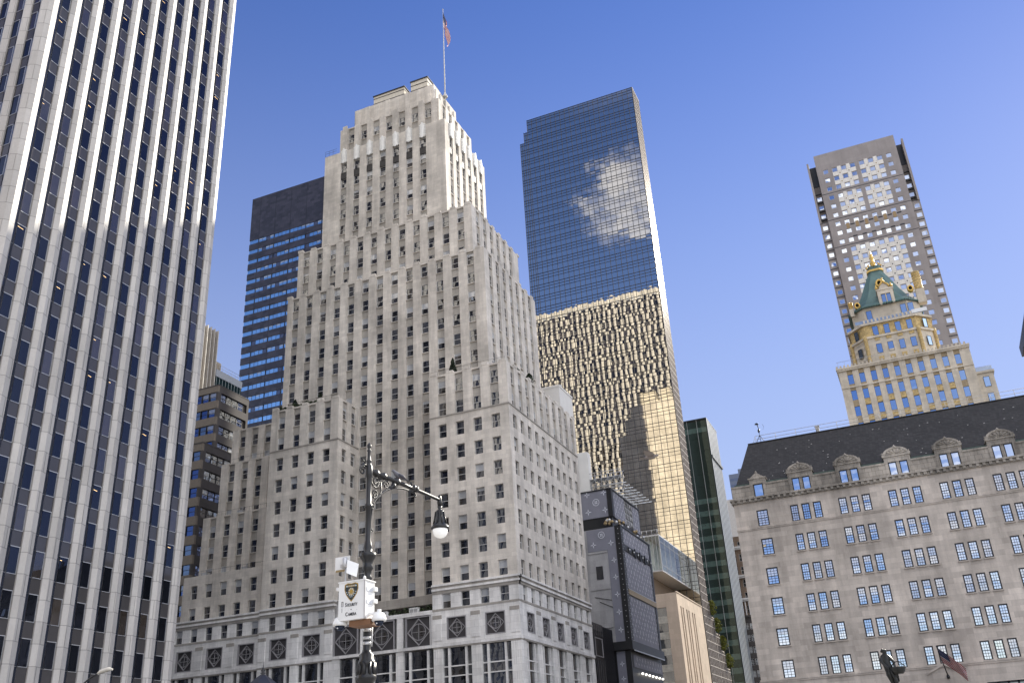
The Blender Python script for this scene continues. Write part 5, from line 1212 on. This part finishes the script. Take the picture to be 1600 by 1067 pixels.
def roof_flag():
    x, y = -68.05, 138.6; t = thing('roof_flag', 'striped flag hanging limp from the pole on the limestone tower crown', 'flag', (x, y, 131))
    m = MB(); m.tube([(x, y, 124.9), (x, y, 140), (x+.05, y, 155.0)], [.16, .12, .06], 8); m.lathe((x+.05, y, 155), [(0, 0), (.14, .06), (.14, .14), (0, .2)], 8); m.lathe((x, y, 130.9), [(.5, 0), (.5, .4), (.25, .9), (.16, 1.4)], 10)
    m.build('pole', plain('pale_pole', (.50, .49, .46), .5), t)
    m = MB(); L = 5.0
    def fn(u, v):   # hangs down: the fly droops below the hoist in folds
        z = 154.4-v*4.4-u*6.0; xx = x+.12+u*1.15*(1-.25*v)+.22*math.sin(u*7+v*5)*u; yy = y-.7*math.sin(u*9+v*4)*(.3+u); return (xx, yy, z)
    flag_mesh(m, fn, 20, 26); m.build('cloth', [RED, WHT, BLU], t)
roof_flag()
def wall_flag():
    b = Vector((.85, 119.9, 10.15)); tip = Vector((.35, 116.2, 12.9)); t = thing('wall_flag', 'striped flag blowing from an angled pole on the stone store', 'flag', tuple(b))
    m = MB(); m.tube([b, tip], [.07, .04], 8); m.lathe(tip, [(0, -.02), (.09, .05), (0, .14)], 8); m.lathe((b.x, b.y, b.z-.05), [(.16, -.25), (.18, 0), (.08, .2)], 8); m.build('pole', BLACKM, t)
    m = MB(); d = (b-tip)
    def fn(u, v):
        h = tip+d*(.03+v*.50); w = .16*math.sin(u*8-v*3.2)+.07*math.sin(u*15+v*4)
        return (h.x+u*2.35*(1-.10*v)+.05*w, h.y+w*1.6*(.25+u)+.5*u, h.z-u*(2.35-.25*v)+.25*w*u+.35*u*(1-u))
    flag_mesh(m, fn, 30, 26); m.build('cloth', [RED, WHT, BLU], t)
wall_flag()
# ------------------------------------------------------------------ bronze figure on the plaza fountain
def statue():
    bx, by = -1.62, 40.0; t = thing('statue', 'dark bronze female statue bending over a basket in front of the stone store', 'statue', (bx, by, 0))
    BR = plain('dark_bronze_patina', (.016, .017, .016), .45, .25, .4, 6.0)
    m = MB(); m.lathe((bx, by, 0), [(5.5, 0), (5.5, .6), (5.1, .65), (5.1, .4), (1.2, .4), (.8, 1.2), (1.9, 1.9), (2.0, 2.05), (.5, 2.0), (.35, 2.5), (1.1, 3.0), (1.15, 3.1), (.4, 3.1), (.34, 3.9), (.5, 3.98), (.5, 4.06)], 28)
    m.build('fountain_basins', stone('basin_stone', (.40, .37, .33), 1, .5), t)
    # one continuous skinned figure; joints: (x, z) in the picture plane, y depth
    J = {'pel': (bx-.05, by, 4.93, .17), 'waist': (bx-.12, by+.0, 5.10, .135), 'chest': (bx-.15, by+.02, 5.30, .165), 'neck': (bx-.12, by-.04, 5.46, .07), 'head': (bx-.11, by-.07, 5.56, .092), 'crown': (bx-.10, by-.08, 5.66, .075),
         'shl': (bx-.27, by+.02, 5.37, .075), 'ell': (bx-.26, by-.12, 5.15, .055), 'hal': (bx-.10, by-.24, 4.98, .038), 'shr': (bx-.0, by+.0, 5.36, .075), 'elr': (bx+.14, by-.10, 5.18, .055), 'har': (bx+.16, by-.2, 4.96, .038),
         'hipl': (bx-.11, by+.02, 4.86, .13), 'knl': (bx-.04, by-.04, 4.50, .088), 'anl': (bx+.0, by+.06, 4.14, .050), 'tol': (bx+.02, by-.10, 4.09, .038), 'hipr': (bx+.05, by-.0, 4.84, .125), 'knr': (bx+.08, by-.10, 4.52, .088), 'anr': (bx+.15, by-.02, 4.18, .050), 'tor': (bx+.16, by-.18, 4.09, .038)}
    E = [('pel', 'waist'), ('waist', 'chest'), ('chest', 'neck'), ('neck', 'head'), ('head', 'crown'), ('chest', 'shl'), ('shl', 'ell'), ('ell', 'hal'), ('chest', 'shr'), ('shr', 'elr'), ('elr', 'har'), ('pel', 'hipl'), ('hipl', 'knl'), ('knl', 'anl'), ('anl', 'tol'), ('pel', 'hipr'), ('hipr', 'knr'), ('knr', 'anr'), ('anr', 'tor')]
    for hand, sx in (('hal', 1), ('har', -1)):
        hx, hy, hz, _ = J[hand]
        for i in range(5):
            n = hand+str(i); J[n] = (hx+sx*(.055 if i == 4 else .0)+(.022*(i-1.5) if i < 4 else 0), hy-.05-(.012 if i in (1, 2) else 0), hz-.06+(.04 if i == 4 else 0), .011); E.append((hand, n))
    ks = list(J); me = bpy.data.meshes.new('figure'); L = t.location
    me.from_pydata([tuple(Vector(J[k][:3])-L) for k in ks], [(ks.index(a), ks.index(b)) for a, b in E], [])
    o = bpy.data.objects.new('figure', me); S.collection.objects.link(o); o.parent = t; me.materials.append(BR)
    sk = o.modifiers.new('skin', 'SKIN'); sk.use_smooth_shade = True; su = o.modifiers.new('sub', 'SUBSURF'); su.levels = 2; su.render_levels = 2
    for i, k in enumerate(ks): me.skin_vertices[0].data[i].radius = (J[k][3], J[k][3]); me.skin_vertices[0].data[i].use_root = (k == 'pel')
    m = MB(); m.tube([(bx-.18, by+.03, 5.62), (bx-.19, by+.0, 5.56)], [.06, .075], 8); m.lathe((bx-.17, by+.03, 5.62), [(0, -.06), (.06, -.03), (.06, .03), (0, .06)], 8); m.build('hair_knot', BR, t)
    m = MB()   # drapery round hips and legs
    for i in range(11): a = i*.6; m.tube([(bx-.02+.15*math.cos(a), by+.13*math.sin(a), 4.98), (bx+.0+.17*math.cos(a), by+.15*math.sin(a), 4.72), (bx+.05+.15*math.cos(a), by+.13*math.sin(a), 4.46)], [.05, .055, .02], 6)
    m.build('drapery', BR, t)
    m = MB(); c = (bx+.26, by-.18, 4.72)
    m.lathe(c, [(.0, 0), (.16, .0), (.22, .08), (.27, .20), (.28, .24), (.25, .24), (.2, .12)], 16)
    for i in range(9): m.lathe((c[0]+.15*math.cos(i*.7), c[1]+.15*math.sin(i*.7), c[2]+.17+.04*(i % 2)), [(0, -.06), (.06, 0), (0, .06)], 7)
    m.tube([(c[0]-.25, c[1], c[2]+.24), (c[0]-.12, c[1], c[2]+.42), (c[0]+.06, c[1], c[2]+.44), (c[0]+.26, c[1], c[2]+.24)], .02, 6)
    m.build('fruit_basket', BR, t)
statue()
# ------------------------------------------------------------------ kiosk roof and the small street light at the left
def kiosk():
    x, y = -45.78, 60.0; t = thing('kiosk', 'dark domed kiosk roof with a spiked finial in front of the stone base', 'kiosk', (x, y, 0))
    m = MB(); o = lambda r: [(x+r*math.cos(a), y+r*math.sin(a)) for a in [i*math.pi/4+math.pi/8 for i in range(8)]]
    for i in range(8): a = i*math.pi/4+math.pi/8; m.tube([(x+1.3*math.cos(a), y+1.3*math.sin(a), 0), (x+1.3*math.cos(a), y+1.3*math.sin(a), 8.7)], .09, 6)
    m.prism(o(1.35), 0, 1.1); m.prism(o(1.45), 8.5, 8.8); m.prism(o(1.1), 1.1, 8.5, 1); m.build('body', [BLACKM, GLDK], t)
    m = MB(); pr = [(1.75, 8.8), (1.6, 8.95), (1.3, 9.2), (1.0, 9.5), (.55, 9.85), (.25, 10.05)]
    for i in range(5): m.prism(o(pr[i][0]), pr[i][1], pr[i+1][1], 0, o(pr[i+1][0]))
    m.build('roof', plain('blue_black_roof', (.02, .022, .032), .4), t)
    m = MB(); m.lathe((x, y, 0), [(.2, 10.0), (.22, 10.08), (.1, 10.14), (.24, 10.2), (.1, 10.26), (.16, 10.4), (.07, 10.52), (.1, 10.56), (.03, 10.62), (.0, 11.05)], 10); m.build('finial', BLACKM, t)
kiosk()
def side_lamp():
    t = thing('street_light', 'small dark street light with an angled arm low on the marble tower', 'street light', (-42.9, 40, 0))
    m = MB(); m.tube([(-42.9, 40, 0), (-42.9, 40, 7.3), (-42.6, 40, 7.65), (-41.9, 40, 8.1), (-41.3, 40, 8.32)], [.11, .07, .06, .05, .05], 8); m.build('pole', BLACKM, t)
    m = MB(); m.tube([(-41.35, 40, 8.31), (-41.1, 40, 8.40), (-40.6, 40, 8.47), (-40.32, 40, 8.44)], [.05, .12, .12, .05], 8); m.build('lamp_head', plain('pale_lamp_head', (.6, .57, .5), .5), t)
side_lamp()
# ------------------------------------------------------------------ roof ridge of the stone store: railing and weather mast
def ridge_rail():
    t = thing('roof_railing', 'thin pipe railing along the slate roof ridge of the stone store', 'railing', (0, 126.4, 42.3)); m = MB(); z = 42.3; y = 126.6
    for k in range(17): x = -16.2+2.7*k; m.bar((x, y, z), (x, y, z+1.05), .03)
    for h in (.55, 1.05): m.bar((-16.2, y, z+h), (30, y, z+h), .03)
    m.bar((-16.2, y, z+1.05), (-16.9, y+1, z), .03); m.build('rails', plain('pale_rail', (.55, .53, .48), .5), t)
    v = thing('roof_vent', 'small pale roof vent box beside the ridge railing', 'vent', (-7.9, 127, 42.3)); m = MB(); m.box(-8.2, -7.75, 126.8, 127.3, 42.3, 43.25); m.box(-8.28, -7.67, 126.72, 127.38, 43.25, 43.32); m.build('housing', plain('vent_metal', (.45, .43, .40), .5), v)
    w = thing('weather_mast', 'dark little weather mast at the left end of the slate roof ridge', 'mast', (-15.6, 126.6, 42.3)); m = MB()
    for dx, dy in ((-.6, 0), (.6, 0), (0, .6)): m.bar((-15.6+dx, 126.6+dy, 42.3), (-15.6, 126.6, 43.4), .035)
    m.bar((-15.6, 126.6, 42.9), (-15.6, 126.6, 45.0), .03); m.build('tripod', BLACKM, w)
    m = MB(); m.lathe((-15.6, 126.6, 44.0), [(.05, -.3), (.14, -.1), (.16, .1), (.05, .3)], 8); m.lathe((-15.75, 126.6, 45.0), [(.28, 0), (.2, .1), (0, .22)], 10); m.bar((-15.75, 126.6, 45.05), (-15.55, 126.6, 44.3), .04); m.tube([(-15.0, 126.6, 44.9), (-14.85, 126.6, 44.5), (-15.0, 126.6, 44.1)], .02, 5); m.build('instruments', BLACKM, w)
ridge_rail()
# ------------------------------------------------------------------ terrace plants
LEAFD = plain('dark_conifer', (.018, .03, .014), .8, var=.5, scale=3.0); LEAFY = plain('autumn_leaf', (.16, .17, .025), .8, var=.5, scale=2.0); LEAFG = plain('hedge_leaf', (.035, .05, .018), .8, var=.5, scale=3.0); BARK = plain('bark', (.06, .045, .03), .9)
def foliage(m, c, rx, rz, n, rnd, sz, cone=False):
    for i in range(n):
        h = rnd.random(); a = rnd.random()*6.283; r = (1-h)**.8*rnd.random()**.5 if cone else math.sqrt(max(0, 1-(2*h-1)**2))*rnd.random()**.4*(.75+.35*math.sin(a*3+h*5))
        p = Vector((c[0]+rx*r*math.cos(a), c[1]+rx*r*math.sin(a), c[2]+rz*h)); d = Vector((rnd.gauss(0, 1), rnd.gauss(0, 1), rnd.gauss(0, .7))).normalized()*sz*rnd.uniform(.6, 1.3); e = Vector((rnd.gauss(0, 1), rnd.gauss(0, 1), rnd.gauss(0, 1))).cross(d).normalized()*sz*.45
        m.face([p-d*.5, p+e, p+d*.5, p-e])
def plant(name, label, cat, loc, rx, rz, n, mat, seed, cone=False, sz=.35, trunk=.5, group=None):
    t = thing(name, label, cat, loc, group); rnd = random.Random(seed); m = MB(); foliage(m, (loc[0], loc[1], loc[2]+trunk), rx, rz, n, rnd, sz, cone); m.build('crown', mat, t)
    b = MB(); b.tube([(loc[0], loc[1], loc[2]-.3), (loc[0]+.05, loc[1], loc[2]+trunk+rz*.35), (loc[0], loc[1], loc[2]+trunk+rz*.75)], [.10, .07, .02], 6)
    for i in range(4): a = i*1.6+seed; b.tube([(loc[0], loc[1], loc[2]+trunk+rz*.2*i*.5), (loc[0]+rx*.6*math.cos(a), loc[1]+rx*.6*math.sin(a), loc[2]+trunk+rz*(.2+.13*i))], [.04, .01], 4)
    b.build('trunk', BARK, t)
plant('conifer', 'taller dark conifer on the right hand terrace of the limestone tower', 'tree', (-60.0, 122.2, 60.0), .85, 3.2, 700, LEAFD, 1, True, .34, .2)
plant('conifer', 'dark conifer on the left wing terrace nearer the wing corner', 'tree', (-84.9, 122.4, 60.2), .85, 2.3, 500, LEAFD, 2, True, .36, .3)
plant('conifer', 'dark conifer on the left wing terrace nearer the eastern edge', 'tree', (-89.9, 122.4, 60.2), .95, 2.2, 500, LEAFD, 3, True, .36, .2)
plant('terrace_shrub', 'dark shrub on the western terrace nearest the corner of the limestone tower', 'shrub', (-51.3, 126.6, 60.0), .8, 1.6, 380, LEAFD, 4, False, .3, .1)
plant('terrace_shrub', 'tall dark shrub farther along the western terrace of the limestone tower', 'shrub', (-51.2, 132.6, 60.0), .75, 2.5, 420, LEAFD, 5, False, .3, .2)
def hedge():
    rnd = random.Random(6)
    t = thing('terrace_hedge', 'low dark hedge along the left wing terrace parapet', 'hedge', (-87.5, 121.0, 60.2)); m = MB()
    for k in range(9): foliage(m, (-91.6+.85*k, 120.9, 60.25), .5, .65+.3*(k % 3 == 0), 90, rnd, .28)
    m.build('leaves', LEAFG, t)
    t = thing('planter_hedge', 'dark planting along the base terrace under the central recess', 'hedge', (-71, 121.6, 24.4)); m = MB()
    for k in range(17): foliage(m, (-78.8+.95*k, 121.4, 24.5), .55, .75+.3*(k % 2), 90, rnd, .25)
    m.build('leaves', LEAFG, t)
    for i, (x, lab) in enumerate(((-77.2, 'white air unit among the terrace planting, leftmost of the three'), (-71.6, 'white air unit among the terrace planting, middle of the three'), (-66.5, 'white air unit among the terrace planting, rightmost of the three'))):
        u = thing('air_unit', lab, 'air conditioner', (x, 120.9, 24.55), 'white air units on the base terrace'); m = MB(); m.box(x-.7, x+.7, 120.6, 121.1, 24.56, 25.25, 0); m.box(x-.75, x+.75, 120.55, 121.15, 25.25, 25.32, 0)
        m.box(x-.6, x-.05, 120.58, 120.6, 24.66, 25.15, 1); m.box(x+.05, x+.6, 120.58, 120.6, 24.66, 25.15, 1); m.build('casing', [WHITEM, STEEL], u)
hedge()
for i, (y, z, lab) in enumerate(((244.6, 37.8, 'yellow green tree on the topmost ledge of the stepped glass flank'), (248.2, 33.9, 'yellow green tree on the second ledge down of the stepped glass flank'), (252.9, 30.0, 'yellow green tree on the third ledge down of the stepped glass flank'), (257.2, 26.0, 'yellow green tree on the lowest ledge of the stepped glass flank'))):
    plant('terrace_tree', lab, 'tree', (-49.4, y+1.6, z), 1.25, 3.6, 420, LEAFY, 20+i, False, .42, .4, 'trees on the stepped ledges')
